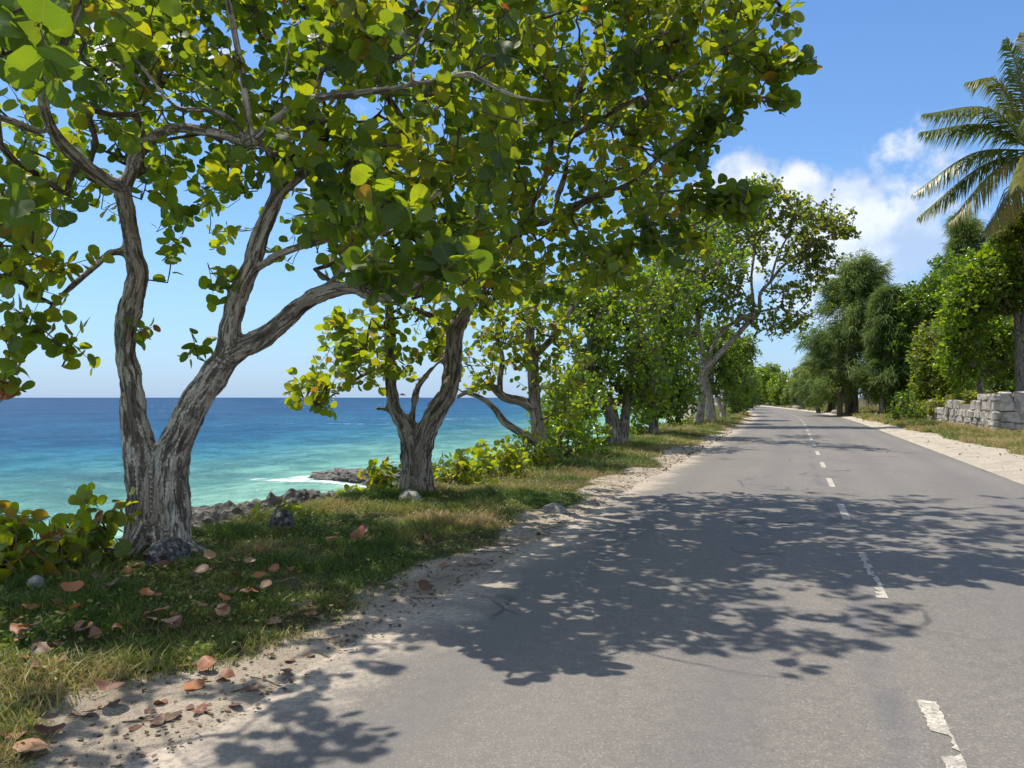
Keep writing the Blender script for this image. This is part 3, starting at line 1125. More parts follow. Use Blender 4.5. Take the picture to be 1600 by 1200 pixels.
t1.limb([(346, 566, D, 26), (385, 540, D, 24), (417, 525, 7.5, 21), (458, 487, 7.4, 19), (500, 458, 7.3, 17), (552, 451, 7.1, 14), (592, 465, 6.9, 11), (640, 452, 6.7, 8), (690, 420, 6.5, 6)], 26, .045)
t1.limb([(508, 452, 7.3, 10), (530, 428, 7.2, 9), (550, 398, 7.1, 8), (570, 372, 7.0, 8), (600, 362, 6.9, 6), (640, 330, 6.7, 5), (690, 300, 6.6, 4)], 8)
t1.limb([(395, 424, D, 10), (432, 400, 7.4, 9), (472, 384, 7.2, 8), (515, 373, 7.0, 7), (570, 340, 6.8, 5)], 8)
t1.limb([(192, 300, 7.4, 16), (204, 272, 7.4, 15), (216, 238, 7.4, 15), (240, 215, 7.3, 14), (274, 200, 7.2, 12), (316, 204, 7.1, 11), (360, 214, 7.0, 11),
         (392, 222, 6.95, 13), (424, 192, 6.8, 10), (452, 172, 6.7, 9), (482, 155, 6.6, 9), (540, 148, 6.5, 8), (600, 140, 6.4, 7), (640, 133, 6.3, 7), (700, 122, 6.2, 7),
         (736, 116, 6.1, 7), (772, 136, 6.0, 5), (812, 152, 6.0, 4), (860, 158, 6.0, 3)], 10)
t1.limb([(432, 300, D, 13), (428, 270, 7.4, 11), (420, 235, 7.1, 9), (395, 220, 6.95, 9)], 10)
t1.limb([(452, 282, D, 7), (450, 262, 7.5, 7), (452, 236, 7.4, 7), (450, 205, 7.3, 5), (440, 150, 7.2, 4), (455, 60, 7.1, 3)], 8)
t1.limb([(392, 218, 6.95, 10), (388, 180, 6.8, 8), (383, 150, 6.8, 8), (372, 80, 6.8, 7), (358, 10, 6.7, 7), (345, -70, 6.6, 5), (350, -190, 6.6, 3)], 8)
t1.limb([(385, 214, 6.95, 8), (360, 186, 6.9, 6), (328, 172, 6.9, 6), (282, 171, 6.9, 6), (256, 150, 6.9, 5), (230, 115, 6.8, 4), (190, 60, 6.7, 3)], 8)
t1.limb([(268, 202, 7.2, 6), (246, 165, 6.9, 4), (215, 120, 6.6, 4), (168, 92, 6.3, 3), (140, 40, 6.0, 2)], 8)
t1.limb([(72, 205, 6.7, 8), (52, 203, 6.5, 8), (20, 190, 6.2, 8), (-10, 180, 5.9, 7), (-80, 150, 5.5, 5), (-140, 90, 5.0, 4)], 8)
t1.limb([(194, 393, D, 11), (172, 396, 7.4, 8), (148, 416, 7.2, 7), (116, 444, 7.0, 6), (84, 476, 6.8, 6), (60, 520, 6.6, 5), (40, 556, 6.5, 4), (17, 590, 6.4, 3), (-4, 640, 6.3, 2)], 8)
t1.limb([(84, 108, 6.4, 8), (64, 50, 6.0, 7), (20, 0, 5.2, 6), (20, -60, 4.6, 4), (60, -70, 4.1, 3), (50, -10, 3.5, 2), (58, 20, 3.1, 2)], 8)
t1.limb([(640, 133, 6.3, 5), (655, 60, 6.0, 4), (690, 0, 5.8, 4), (700, -90, 5.8, 3)], 8)
t1.limb([(640, 133, 6.3, 2.5), (690, 180, 6.0, 2), (705, 235, 5.9, 1)], 8)
for a_, L_ in ((.3, .75), (1.5, .55), (2.6, .7), (3.7, .8), (4.7, .6), (5.6, .85)):
    b_ = t1.base + np.array((0, 0, .02))
    u_ = np.array((math.cos(a_), math.sin(a_), 0))
    t1.limbs.add(*smooth_path([b_ + u_ * .12 + np.array((0, 0, .30)), b_ + u_ * .33 + np.array((0, 0, .07)), b_ + u_ * L_ + np.array((0, 0, -.07))], [.11, .085, .03], .04), 14, .2, 60)
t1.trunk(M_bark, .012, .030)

R1 = t1.rng
HOLES = [(122, 130, 34), (255, 60, 22), (158, 55, 20)]
CROWN = [(-160, -260), (760, -300), (880, -120), (830, 160), (790, 300), (780, 420), (700, 478), (600, 462), (560, 420), (470, 408), (430, 385),
         (345, 372), (300, 372), (240, 330), (130, 330), (80, 390), (-160, 430)]
pts = poly_points(CROWN, 6.3, 9.6, 360, R1, HOLES)
pts += poly_points([(-160, -200), (760, -250), (860, -60), (800, 130), (300, 130), (-160, 140)], 5.8, 9.4, 150, R1, HOLES)
pts += poly_points([(420, 150), (800, 130), (770, 430), (680, 465), (580, 430), (470, 350)], 5.9, 8.6, 95, R1)
pts += poly_points([(-120, -520), (820, -520), (860, -200), (-120, -200)], 6.8, 10.0, 60, R1)
pts += poly_points([(150, -150), (820, -200), (820, 420), (690, 470), (560, 430), (420, 400), (200, 360), (60, 300), (60, 60)], 8.6, 11.0, 230, R1, HOLES)
pts += clump_points([(-260, 150, 7.0, 160, 150, 1.2, 30), (-200, 330, 7.2, 120, 80, 1.0, 14)], R1)
pts += poly_points([(-80, -60), (430, -60), (430, 200), (330, 330), (150, 260), (-80, 330)], 8.2, 10.8, 110, R1, HOLES)
pts += poly_points([(420, 0), (800, 0), (790, 400), (680, 460), (520, 400)], 7.5, 10.5, 60, R1)
# boughs that hang over the near verge, above the top edge of the picture
for k in range(46):
    pts.append(np.array((R1.uniform(-5.8, -3.5), R1.uniform(2.2, 4.6), R1.uniform(4.0, 5.2))))
t1.grow(pts, 9, .42, (.095, .16), (.02, .86), up=.45, rare=.02)
pts = clump_points([(25, 480, 6.4, 50, 50, .5, 7), (60, 420, 6.6, 60, 40, .6, 10), (20, 570, 6.3, 20, 40, .3, 5), (92, 515, 6.6, 16, 34, .2, 4), (120, 548, 6.7, 15, 15, .1, 2),
                     (15, 370, 6.2, 40, 50, .4, 7), (-60, 300, 6.2, 60, 120, .8, 10)], R1)
t1.grow(pts, 6, .40, (.10, .15), (.4, .86), up=.3, rare=.04)
t1.grow(clump_points([(222, 528, 7.6, 8, 22, .1, 2), (312, 545, 7.6, 16, 16, .15, 3), (345, 440, 7.5, 22, 22, .2, 4), (265, 400, 7.5, 30, 22, .3, 4)], R1), 5, .3, (.11, .15), (.2, .75), rare=.02)
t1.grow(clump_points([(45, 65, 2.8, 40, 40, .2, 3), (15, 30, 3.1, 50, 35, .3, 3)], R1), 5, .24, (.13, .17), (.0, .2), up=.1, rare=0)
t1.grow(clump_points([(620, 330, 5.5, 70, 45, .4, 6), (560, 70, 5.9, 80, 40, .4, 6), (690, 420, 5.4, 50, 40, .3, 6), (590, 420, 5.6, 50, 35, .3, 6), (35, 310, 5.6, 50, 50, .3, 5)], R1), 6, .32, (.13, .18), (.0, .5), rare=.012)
t1.build_twigs(M_twig, .0035, 4)
t1.build_leaves(M_grape, TPL['round', 12], 300, GRAPE_LEAF_MESHES)

# ------------------------------------------------------------------ tree 2: sea grape leaning over the road
D = 12.1
t2 = Plant('sea_grape_tree', 'stout grey sea grape tree with twisted V trunk leaning over the road, second from camera', 'tree', at(650, 782, D), seed=202)
t2.thin = .88
t2.limb([(633, 800, D, 26), (637, 765, D, 19), (641, 735, D, 17), (640, 700, D, 17), (633, 668, D, 16), (615, 635, D, 13), (610, 590, D, 11), (608, 557, D, 11), (610, 507, D, 9), (600, 440, D, 8), (580, 370, D, 6), (560, 280, D, 4)], 26, .045)
t2.limb([(668, 800, D, 28), (661, 765, D, 21), (657, 735, D, 19), (660, 700, D, 19), (667, 672, D, 19), (683, 640, D, 18), (700, 613, D, 18), (707, 573, D, 17), (711, 523, D, 17),
         (724, 490, 11.9, 15), (745, 455, 11.6, 14), (770, 415, 11.2, 13), (790, 383, 10.9, 13), (815, 353, 10.6, 13), (830, 325, 10.4, 10), (822, 292, 10.3, 8), (812, 264, 10.2, 7),
         (796, 224, 10.1, 6), (780, 150, 10.0, 5), (770, 40, 10, 4)], 26, .045)
t2.limb([(651, 805, D - .2, 20), (650, 760, D, 16), (649, 715, D, 13)], 26, .045)
t2.limb([(643, 668, D, 8), (646, 640, D, 7), (650, 613, D, 7), (660, 595, D, 6), (683, 568, D, 5), (700, 550, D, 4)], 8)
t2.limb([(711, 530, D, 12), (700, 508, D, 11), (692, 490, D, 10), (670, 492, 11.8, 7), (640, 480, 11.5, 5), (600, 470, 11.2, 4)], 8)
t2.limb([(612, 637, D, 8), (598, 640, D, 5), (588, 637, D, 4)], 8)
t2.limb([(608, 570, D, 5), (570, 585, 11.8, 4), (530, 610, 11.5, 3), (490, 640, 11.3, 2)], 6)
t2.limb([(826, 318, 10.4, 8), (842, 306, 10.3, 7), (852, 276, 10.2, 7), (860, 236, 10.1, 6), (866, 160, 10, 4), (880, 60, 10, 3)], 8)
t2.limb([(818, 352, 10.6, 11), (848, 347, 10.3, 10), (876, 335, 10.0, 9), (920, 312, 9.6, 8), (960, 296, 9.3, 7), (1000, 276, 9.0, 6), (1024, 252, 8.8, 5), (1075, 215, 8.5, 4), (1140, 190, 8.2, 3), (1165, 193, 8.1, 2)], 8)
t2.limb([(868, 338, 10.0, 8), (872, 308, 9.9, 7), (884, 270, 9.7, 6), (889, 228, 9.5, 6), (902, 210, 9.3, 6), (936, 188, 9.1, 6), (968, 168, 8.9, 5), (1020, 140, 8.7, 5), (1080, 105, 8.5, 4), (1150, 70, 8.3, 3), (1200, 20, 8.2, 3), (1230, -40, 8.1, 2)], 8)
t2.limb([(1020, 140, 8.7, 4), (1090, 145, 8.4, 4), (1160, 145, 8.2, 3), (1215, 120, 8.0, 2), (1262, 95, 7.9, 2)], 6)
t2.limb([(1090, 145, 8.4, 3), (1150, 155, 8.2, 3), (1200, 158, 8.0, 2), (1240, 162, 7.9, 1.5)], 6)
t2.limb([(960, 296, 9.3, 5), (1020, 300, 8.9, 4), (1090, 297, 8.6, 3), (1150, 305, 8.4, 2), (1190, 305, 8.3, 1.5)], 6)
t2.limb([(889, 228, 9.5, 5), (900, 150, 10, 5), (930, 60, 11, 5), (960, -60, 12, 5), (990, -200, 13, 4), (1010, -320, 13.5, 3)], 8)
t2.limb([(812, 264, 10.2, 5), (760, 210, 10.5, 4), (720, 120, 11, 4), (700, 0, 11.5, 3)], 6)
t2.limb([(930, 60, 11, 4), (1000, -20, 12, 4), (1080, -90, 13.2, 3), (1150, -130, 14, 2)], 6)
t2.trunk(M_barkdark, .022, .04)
R2 = t2.rng
pts = poly_points([(700, -80), (1210, -60), (1215, 40), (1180, 130), (1130, 170), (1060, 200), (1050, 330), (1030, 395), (960, 430), (880, 470), (780, 480), (740, 330)], 8.3, 11.8, 360, R2)
pts += poly_points([(720, -60), (1130, -60), (1090, 180), (1030, 400), (880, 470), (760, 470)], 11.8, 14.0, 230, R2)
pts += poly_points([(900, -60), (1220, -60), (1235, 30), (1200, 105), (1100, 120), (950, 150)], 7.9, 9.2, 70, R2)
pts += clump_points([(1215, 95, 8.0, 25, 25, .2, 6), (1255, 92, 7.9, 12, 8, .1, 2), (1215, 152, 8.0, 30, 10, .15, 4), (1150, 150, 8.1, 40, 20, .2, 7), (1140, 192, 8.2, 30, 10, .15, 3),
                     (1100, 195, 8.4, 35, 25, .2, 6), (1080, 260, 8.6, 20, 50, .3, 5), (1110, 315, 8.5, 55, 25, .3, 12), (1165, 325, 8.4, 28, 20, .2, 5), (1190, 305, 8.3, 10, 8, .1, 1), (1060, 370, 8.9, 65, 45, .6, 9), (980, 415, 9.4, 80, 45, .7, 10)], R2)
pts += poly_points([(700, -650), (1160, -600), (1200, -80), (720, -80)], 11.0, 16.0, 140, R2)
pts += poly_points([(560, 330), (760, 330), (790, 480), (680, 520), (560, 500)], 10.5, 13, 70, R2)
t2.grow(pts, 9, .40, (.10, .16), (.02, .86), up=.5, rare=.012)
pts = clump_points([(560, 560, 12, 70, 60, .9, 42), (500, 610, 11.5, 45, 35, .5, 20), (610, 560, 12.3, 60, 60, .8, 24), (470, 605, 11.4, 15, 12, .2, 3), (530, 515, 11.6, 25, 25, .4, 8), (680, 540, 12.5, 50, 40, .6, 12)], R2)
t2.grow(pts, 6, .32, (.11, .16), (.35, .85), rare=.03)
t2.build_twigs(M_twig, .004, 4)
t2.build_leaves(M_grape, TPL['round', 12], 300, GRAPE_LEAF_MESHES)

# ------------------------------------------------------------------ third tree, crooked, over the sea
D = 17.5
t3 = Plant('sea_grape_tree', 'crooked thin sea grape tree with bare grey limbs over the water behind the second tree', 'tree', at(848, 730, D), seed=303)
t3.limb([(850, 745, D, 14), (846, 700, D, 11), (838, 650, D, 10), (834, 600, D, 9), (832, 560, D, 9), (828, 520, D, 7), (840, 470, D, 5), (850, 420, D, 4)], 10)
t3.limb([(838, 640, D, 10), (815, 627, D, 8), (787, 620, D, 7), (762, 600, D, 5), (735, 610, D, 4), (715, 620, D, 3)], 8)
t3.limb([(782, 618, D, 5), (781, 590, D, 5), (785, 560, D, 4), (775, 520, D, 3)], 8)
t3.limb([(838, 690, D, 8), (812, 675, D, 6), (788, 660, D, 6), (774, 640, D, 5), (752, 622, D, 4), (725, 612, D, 3)], 8)
t3.limb([(832, 560, D, 6), (870, 520, D, 5), (900, 470, D, 4)], 8)
t3.trunk(M_barkdark)
pts = clump_points([(780, 530, D, 80, 60, 1.2, 55), (860, 560, D, 70, 60, 1.5, 55), (740, 590, D, 40, 40, .8, 14), (820, 480, D, 90, 60, 1.5, 60), (880, 620, D, 40, 40, .8, 18)], t3.rng)
t3.grow(pts, 6, .34, (.11, .16), (.3, .85), rare=.05)
t3.build_twigs(M_twig, .006, 4)
t3.build_leaves(M_grape, TPL['round', 8])


def side_tree(label, base, limbs, clumps, seed, leaf='oval', n=8, size=(.12, .18), tint=(0, .7), mat=None, bark=None, leaves=8, length=.6, name='roadside_tree', rare=.01, rtip=.008, group=None, cat='tree', up=.5, dens=2.0):
    t = Plant(name, label, cat, at(*base), group, seed)
    for l in limbs: t.limb(l, 8, .25)
    t.trunk(bark or M_barkdark)
    t.grow(clump_points([c[:6] + (int(c[6] * dens),) for c in clumps], t.rng), leaves, length, size, tint, rare=rare, up=up)
    t.build_twigs(M_twig, rtip, 3, .08)
    t.build_leaves(mat or M_broad, TPL[leaf, n])
    return t


# green roadside trees on the left, going away from the camera
D = 24
side_tree('leafy green tree with dark hollow trunk leaning left, behind the roadside shrubs', (962, 702, D),
          [[(964, 712, D, 19), (960, 680, D, 14), (955, 645, D, 10), (945, 620, D, 9), (930, 595, D, 8), (922, 560, D, 7), (925, 500, D, 5), (930, 440, D, 3)],
           [(970, 710, D, 12), (975, 670, D, 9), (978, 640, D, 7), (985, 590, D, 6), (1000, 520, D, 4)]],
          [(930, 590, D, 65, 60, 1.6, 90), (960, 500, D, 85, 70, 2.0, 120), (880, 640, D, 55, 55, 1.3, 60), (1000, 440, D + 1, 70, 50, 2, 60), (900, 460, D, 60, 50, 2, 50), (1010, 600, D, 50, 60, 1.5, 60)],
          401, size=(.13, .19), tint=(.25, .86))
D = 31
side_tree('dense dark green tree with straight dark trunk between two thicker trunks', (1022, 686, D),
          [[(1022, 690, D, 9), (1022, 650, D, 7), (1026, 600, D, 6), (1032, 520, D, 5), (1040, 440, D, 3)], [(1034, 500, D, 4), (1060, 430, 30, 3), (1090, 370, 29, 2), (1150, 330, 27, 1.5)]],
          [(1035, 560, D, 60, 90, 2.2, 190), (1010, 620, D, 45, 45, 1.6, 70), (1055, 620, D, 40, 40, 1.4, 60), (1050, 460, D, 60, 55, 2, 90), (1090, 370, 29, 60, 50, 2, 40), (1150, 330, 27, 44, 34, 2, 30), (1185, 300, 26, 30, 22, 1.6, 14), (1130, 400, 33, 50, 40, 2, 30)], 402, size=(.14, .2), tint=(.1, .65))
D = 43
side_tree('tall open crowned tree with forked grey limbs reaching over the road', (1093, 668, D),
          [[(1090, 672, D, 8.1), (1094, 640, D, 6.8), (1098, 600, D, 6.2), (1101, 578, D, 6.2), (1115, 563, D, 4.3), (1144, 531, D, 4.3), (1170, 504, D, 3.7), (1186, 488, D, 3.1), (1188, 458, D, 2.5), (1204, 440, D, 2.5), (1221, 418, D, 2.2), (1248, 398, D - 1, 1.9), (1290, 370, D - 2, 1.2), (1325, 362, D - 2.5, 0.93)],
           [(1101, 580, D, 4.3), (1097, 546, D, 3.7), (1092, 515, D, 3.1), (1085, 460, D, 2.5), (1080, 400, D, 1.9), (1085, 340, D, 1.2)],
           [(1103, 575, D, 3.7), (1112, 545, D, 3.1), (1130, 517, D, 3.1), (1152, 501, D, 3.1), (1175, 490, D, 2.5), (1220, 480, D, 1.2)],
           [(1176, 500, D, 2.5), (1177, 470, D, 2.2), (1174, 436, D, 1.9), (1178, 398, D, 1.9), (1180, 350, D, 1.6), (1190, 300, D, 1.2)],
           [(1204, 440, D, 1.9), (1215, 400, D, 1.6), (1235, 360, D, 1.2), (1245, 320, D, 0.93)],
           [(1085, 460, D, 1.9), (1120, 420, D, 1.2), (1140, 360, D, 1.2)]],
          [(1200, 300, D, 31, 29, .9, 14), (1240, 335, D, 50, 36, 1.2, 30), (1290, 350, D - 1.5, 49, 34, 1.2, 30), (1322, 362, D - 2.5, 20, 12, .6, 7), (1265, 395, D - 1, 49, 36, 1.2, 28),
           (1275, 420, D - 1, 36, 29, 1, 14), (1235, 460, D, 45, 29, 1.2, 18), (1225, 505, D, 51, 25, 1.2, 20), (1150, 400, D, 87, 58, 2, 50), (1100, 350, D, 72, 58, 2, 40), (1080, 430, D, 87, 72, 2.2, 80), (1130, 470, D, 64, 43, 1.5, 40), (1060, 520, D, 58, 72, 2, 50), (1180, 350, D, 50, 58, 1.5, 24)],
          403, leaf='round', n=8, mat=M_grape, bark=M_barkdark, size=(.15, .22), tint=(.2, .8), leaves=8, dens=2.5, length=.95, rare=.01, rtip=.012)
D = 47
side_tree('pale trunked leafy tree just behind the tall open crowned tree', (1111, 660, D),
          [[(1111, 664, D, 9), (1110, 640, D, 7), (1108, 608, D, 6), (1112, 570, D, 5), (1118, 520, D, 4)]],
          [(1115, 540, D, 45, 45, 2.2, 120), (1085, 590, D, 30, 40, 1.6, 50), (1135, 590, D, 28, 38, 1.5, 60)], 404, bark=M_bark, size=(.16, .22), tint=(.1, .75), rtip=.012)
D = 54
side_tree('slim leafy tree with pale forked stems beside the road bend', (1130, 655, D),
          [[(1129, 658, D, 5), (1131, 630, D, 4), (1134, 600, D, 4), (1138, 560, D, 3)], [(1129, 645, D, 3), (1120, 620, D, 3), (1114, 600, D, 2.5), (1110, 570, D, 2)]],
          [(1140, 560, D, 36, 45, 2, 110), (1150, 605, D, 26, 34, 1.6, 70), (1165, 540, D, 26, 26, 1.6, 50)], 405, bark=M_bark, size=(.17, .23), tint=(.1, .8), rtip=.012)
for k, (px, py, D, h, wd, lab) in enumerate((
        (1146, 650, 66, 105, 24, 'first dark roadside tree past the slim tree with pale forked stems'),
        (1157, 645, 80, 95, 22, 'second dark roadside tree past the slim tree with pale forked stems'),
        (1166, 641, 98, 78, 19, 'third dark roadside tree past the slim tree with pale forked stems'),
        (1173, 638, 120, 60, 16, 'last small roadside tree on the left before the road disappears'))):
    side_tree(lab, (px, py, D), [[(px, py + 3, D, 4), (px + 1, py - h * .4, D, 3), (px + 2, py - h * .8, D, 2)]],
              [(px + 2, py - h * .55, D, wd, h * .42, 2.6, 110), (px + 4, py - h * .2, D, wd * .8, h * .16, 2.0, 40)], 410 + k, size=(.22, .32), tint=(.05, .7), leaves=7, length=.9, n=6, rtip=.015, group='trees lining the left side of the far road')


# ------------------------------------------------------------------ shrubs
def shrub(label, base, clumps, seed, singles=0, size=(.10, .15), tint=(.4, .9), leaf='round', n=12, mat=None, leaves=6, length=.3, name='sea_grape_shrub', stems=7, spread=.5, rare=.03, rtip=.004, group=None):
    b = at(*base)
    b[2] = float(ground_z(b[0], b[1]))
    t = Plant(name, label, 'shrub', b, group, seed)
    cl = [at(c[0], c[1], c[2]) for c in clumps]
    for k in range(stems):
        c = cl[k % len(cl)]
        s0 = b * .35 + c * .65 + t.rng.normal(0, spread, 3)
        s0[2] = float(ground_z(s0[0], s0[1])) - .05
        e = s0 * .4 + c * .6 + t.rng.normal(0, .12, 3)
        m = (s0 + e) / 2 + t.rng.normal(0, .06, 3)
        t.limb3([s0, m, e], [.013 + rtip, .010 + rtip, .006 + rtip], 6, .15, 0)
    st = t.limbs.build('stems', M_twig, t.root, t.base)
    tag(st, kind='stuff')
    t.grow(clump_points(clumps, t.rng), leaves, length, size, tint, rare=rare, up=.55)
    t.build_twigs(M_twig, rtip, 4)
    t.build_leaves(mat or M_grape, TPL[leaf, n], singles, GRAPE_LEAF_MESHES)
    return t


shrub('low sea grape shrub with yellow green leaves left of the forked trunk', (95, 900, 6.9),
      [(60, 860, 6.8, 70, 45, .5, 26), (130, 850, 7.0, 45, 45, .4, 14), (-40, 850, 6.6, 80, 60, .6, 20), (20, 890, 6.3, 50, 28, .3, 12), (150, 830, 7.1, 22, 40, .25, 6), (140, 790, 7.1, 14, 14, .15, 2), (30, 810, 6.9, 30, 18, .3, 5), (60, 900, 6.6, 70, 22, .3, 14), (185, 800, 7.2, 10, 20, .15, 2)],
      501, 300, (.10, .15), (.5, .93), rare=.06)
shrub('yellow green sea grape shrub hugging left side of the second trunk', (590, 800, 12.3),
      [(595, 755, 12.5, 30, 32, .5, 22), (560, 780, 12.2, 30, 20, .4, 14), (600, 780, 12.0, 28, 18, .4, 12)], 502, 150, (.10, .14), (.5, .9))
shrub('spreading sea grape shrub right of the second trunk above the sea', (740, 770, 14),
      [(720, 740, 14, 45, 32, .7, 46), (780, 725, 15, 50, 34, .8, 50), (835, 715, 16.5, 50, 36, .9, 46), (740, 765, 13.5, 60, 14, .5, 20)], 503, 300, (.10, .15), (.3, .88))
shrub('big glossy green leafy shrub beside the dark hollow trunk', (880, 715, 19),
      [(880, 670, 19, 50, 55, 1.1, 85), (905, 630, 20, 45, 50, 1.1, 60), (850, 700, 18.5, 35, 28, .7, 34), (925, 690, 20.5, 30, 30, .8, 30)], 504, 0, (.12, .18), (.25, .86), leaf='oval', n=8, mat=M_broad, length=.4, rtip=.006)
shrub('tiny sea grape seedling with yellow leaves in front of the coral outcrop', (425, 822, 9.6),
      [(415, 812, 9.6, 22, 12, .2, 4), (450, 800, 9.8, 20, 10, .2, 4)], 505, 60, (.08, .12), (.55, .92), stems=3, spread=.1, length=.2)
shrub('small yellowing sea grape seedling at the grass edge above the reef', (520, 800, 11.2),
      [(495, 795, 11.2, 24, 9, .2, 4), (535, 790, 11.6, 18, 10, .2, 4)], 506, 60, (.08, .12), (.55, .92), stems=3, spread=.1, length=.2)
shrub('low green undergrowth below the tall open crowned tree', (1070, 672, 40),
      [(1050, 655, 38, 40, 18, 1.2, 40), (1000, 672, 31, 28, 18, 1, 26)], 507, 0, (.14, .2), (.2, .85), leaf='oval', n=6, mat=M_broad, length=.5, rtip=.008)

# ------------------------------------------------------------------ right side: wall
m_stone, nt, out = new_mat('limestone_blocks')
g = N(nt)
p = g.pos()
oi = g.node('ShaderNodeObjectInfo')
c1 = g.ramp(g.noise(p, 5, 6, .65), [(.3, (.28, .255, .22)), (.5, (.47, .43, .37)), (.7, (.60, .555, .485))])
c1 = g.mix(g.math('MULTIPLY', oi.outputs['Random'], .5), c1, (.36, .33, .29))
c1 = g.mix(g.step(g.noise(g.scale(p, (1, 1, .5)), 2.6, 5, .7), .48, .66, 0, .7), c1, (.13, .12, .10))
nt.links.new(g.bsdf(c1, .95, g.bump(g.noise(p, 16, 6, .7), .8, .05), .15), out.inputs[0])
m_mortar, nt, out = new_mat('rubble_core')
g = N(nt)
nt.links.new(g.bsdf(g.ramp(g.noise(g.pos(), 8, 5, .6), [(.3, (.17, .155, .13)), (.7, (.36, .33, .28))]), .95, None, .1), out.inputs[0])


def block_mesh(seed, w_, d_, h_):
    r = random.Random(seed)
    bm = bmesh.new()
    bmesh.ops.create_cube(bm, size=1)
    bmesh.ops.bevel(bm, geom=bm.edges[:], offset=.11, segments=1, affect='EDGES', profile=.5)
    for v in bm.verts:
        v.co.x = v.co.x * w_ + r.uniform(-.035, .035)
        v.co.y = v.co.y * d_ + r.uniform(-.035, .035)
        v.co.z = v.co.z * h_ + r.uniform(-.035, .035)
    me = bpy.data.meshes.new('stone')
    bm.to_mesh(me)
    bm.free()
    me.materials.append(m_stone)
    return me


SHAPES = [(w_, h_, [block_mesh(int(w_ * 100 + h_ * 1000) + q, .3, w_, h_) for q in range(3)]) for w_ in (.34, .5, .68, .9) for h_ in (.26, .34, .42)]
WX, WY0, WY1 = 7.6, 35.8, 57.0
wall = empty('stone_wall', (WX, WY0, float(ground_z(WX, WY0))))
tag(wall, 'old grey limestone wall half covered by vines on the right verge', 'wall')


def wall_run(p0, p1, height, thick, inward):
    """Courses of blocks from p0 to p1; outer faces on the line, core behind."""
    p0, p1 = np.array(p0), np.array(p1)
    L = np.linalg.norm(p1 - p0)
    u = (p1 - p0) / L
    ang = math.atan2(u[1], u[0]) - math.pi / 2
    z = -.1
    row = 0
    while True:
        h_ = rnd.choice((.26, .34, .42))
        if z + h_ > max(height(0), height(L)) + .12: break
        y = rnd.uniform(-.1, 0)
        while y < L - .12:
            w_ = rnd.choice((.34, .5, .5, .68, .9))
            if y + w_ > L + .05: w_ = .34
            if z + h_ * .5 < height(min(L, y + w_ / 2)):
                me = rnd.choice(next(s for s in SHAPES if s[0] == w_ and s[1] == h_)[2])
                q = p0 + u * (y + w_ / 2) + np.array(inward) * (.12 + rnd.uniform(-.04, .04))
                o = bpy.data.objects.new('stone', me)
                o.location = (q[0] - WX, q[1] - WY0, z + h_ / 2)
                o.rotation_euler = (rnd.uniform(-.03, .03), rnd.uniform(-.03, .03), ang + rnd.uniform(-.04, .04) + (math.pi if rnd.random() < .5 else 0))
                link(o, wall)
            y += w_ + .015
        z += h_ + .012
        row += 1


def hgt(t):
    return 1.72 if t < 2.9 else 1.25 + .25 * math.sin(t * .9) - .02 * t


wall_run((WX, WY0), (WX, WY1), hgt, .5, (1, 0))
wall_run((WX + .22, WY0 - .02), (WX + 6.5, WY0 - .02), lambda t: 1.62, .5, (0, 1))
V, F = [], []
for (x0, y0, x1, y1, h_) in ((WX + .03, WY0 + .06, WX + .6, WY0 + 2.9, 1.6), (WX + .03, WY0 + 2.903, WX + .5, WY0 + 9, 1.1), (WX + .03, WY0 + 9.003, WX + .5, WY1, .85), (WX + .603, WY0 + .06, WX + 6.5, WY0 + .5, 1.5)):
    n = len(V)
    V += [(x - WX, y - WY0, z) for z in (-.3, h_) for x, y in ((x0, y0), (x1, y0), (x1, y1), (x0, y1))]
    F += [(n, n + 1, n + 5, n + 4), (n + 1, n + 2, n + 6, n + 5), (n + 2, n + 3, n + 7, n + 6), (n + 3, n, n + 4, n + 7), (n + 4, n + 5, n + 6, n + 7)]
mesh_obj('core', V, np.array(F), m_mortar, wall, smooth=False)

# ------------------------------------------------------------------ right side: broadleaf trees and shrubs
D = 39
side_tree('leafy green tree with grey trunk rising behind the tall end of the stone wall', (1592, 640, D),
          [[(1594, 660, D, 8), (1593, 600, D, 6), (1592, 540, D, 6), (1588, 490, D, 5), (1570, 440, D, 4), (1560, 400, D, 3)], [(1592, 520, D, 5), (1610, 460, D, 4), (1640, 400, D, 3)],
           [(1532, 650, D + 2, 5), (1531, 600, D + 2, 4.5), (1530, 560, D + 2, 4), (1520, 500, D + 1, 3)]],
          [(1550, 440, D, 60, 55, 2.2, 130), (1510, 480, D, 50, 60, 2, 110), (1500, 560, D + 1, 40, 50, 1.6, 60), (1590, 430, D, 50, 60, 2, 80), (1545, 540, D + 3, 50, 60, 1.2, 70), (1650, 450, D, 60, 90, 2.2, 110), (1580, 380, D, 40, 22, 1.6, 30), (1600, 550, D + 4, 60, 60, 1.2, 60)],
          601, dens=3.6, size=(.19, .28), tint=(.25, .86), leaves=7, length=.6, rare=0, rtip=.01)
D = 37
side_tree('bright green climbing foliage hanging in front of the palm crown', (1612, 560, D),
          [[(1625, 640, D, 4), (1620, 500, D, 3), (1600, 400, D, 2.5), (1588, 350, D, 2)]],
          [(1588, 345, D, 26, 26, .9, 34), (1565, 370, D, 22, 18, .8, 20), (1630, 370, D, 40, 40, 1.2, 50)], 602, dens=3.6, mat=M_yel, size=(.18, .26), tint=(.0, .6), leaves=7, rare=0, name='climbing_vine', cat='vine')
D = 49
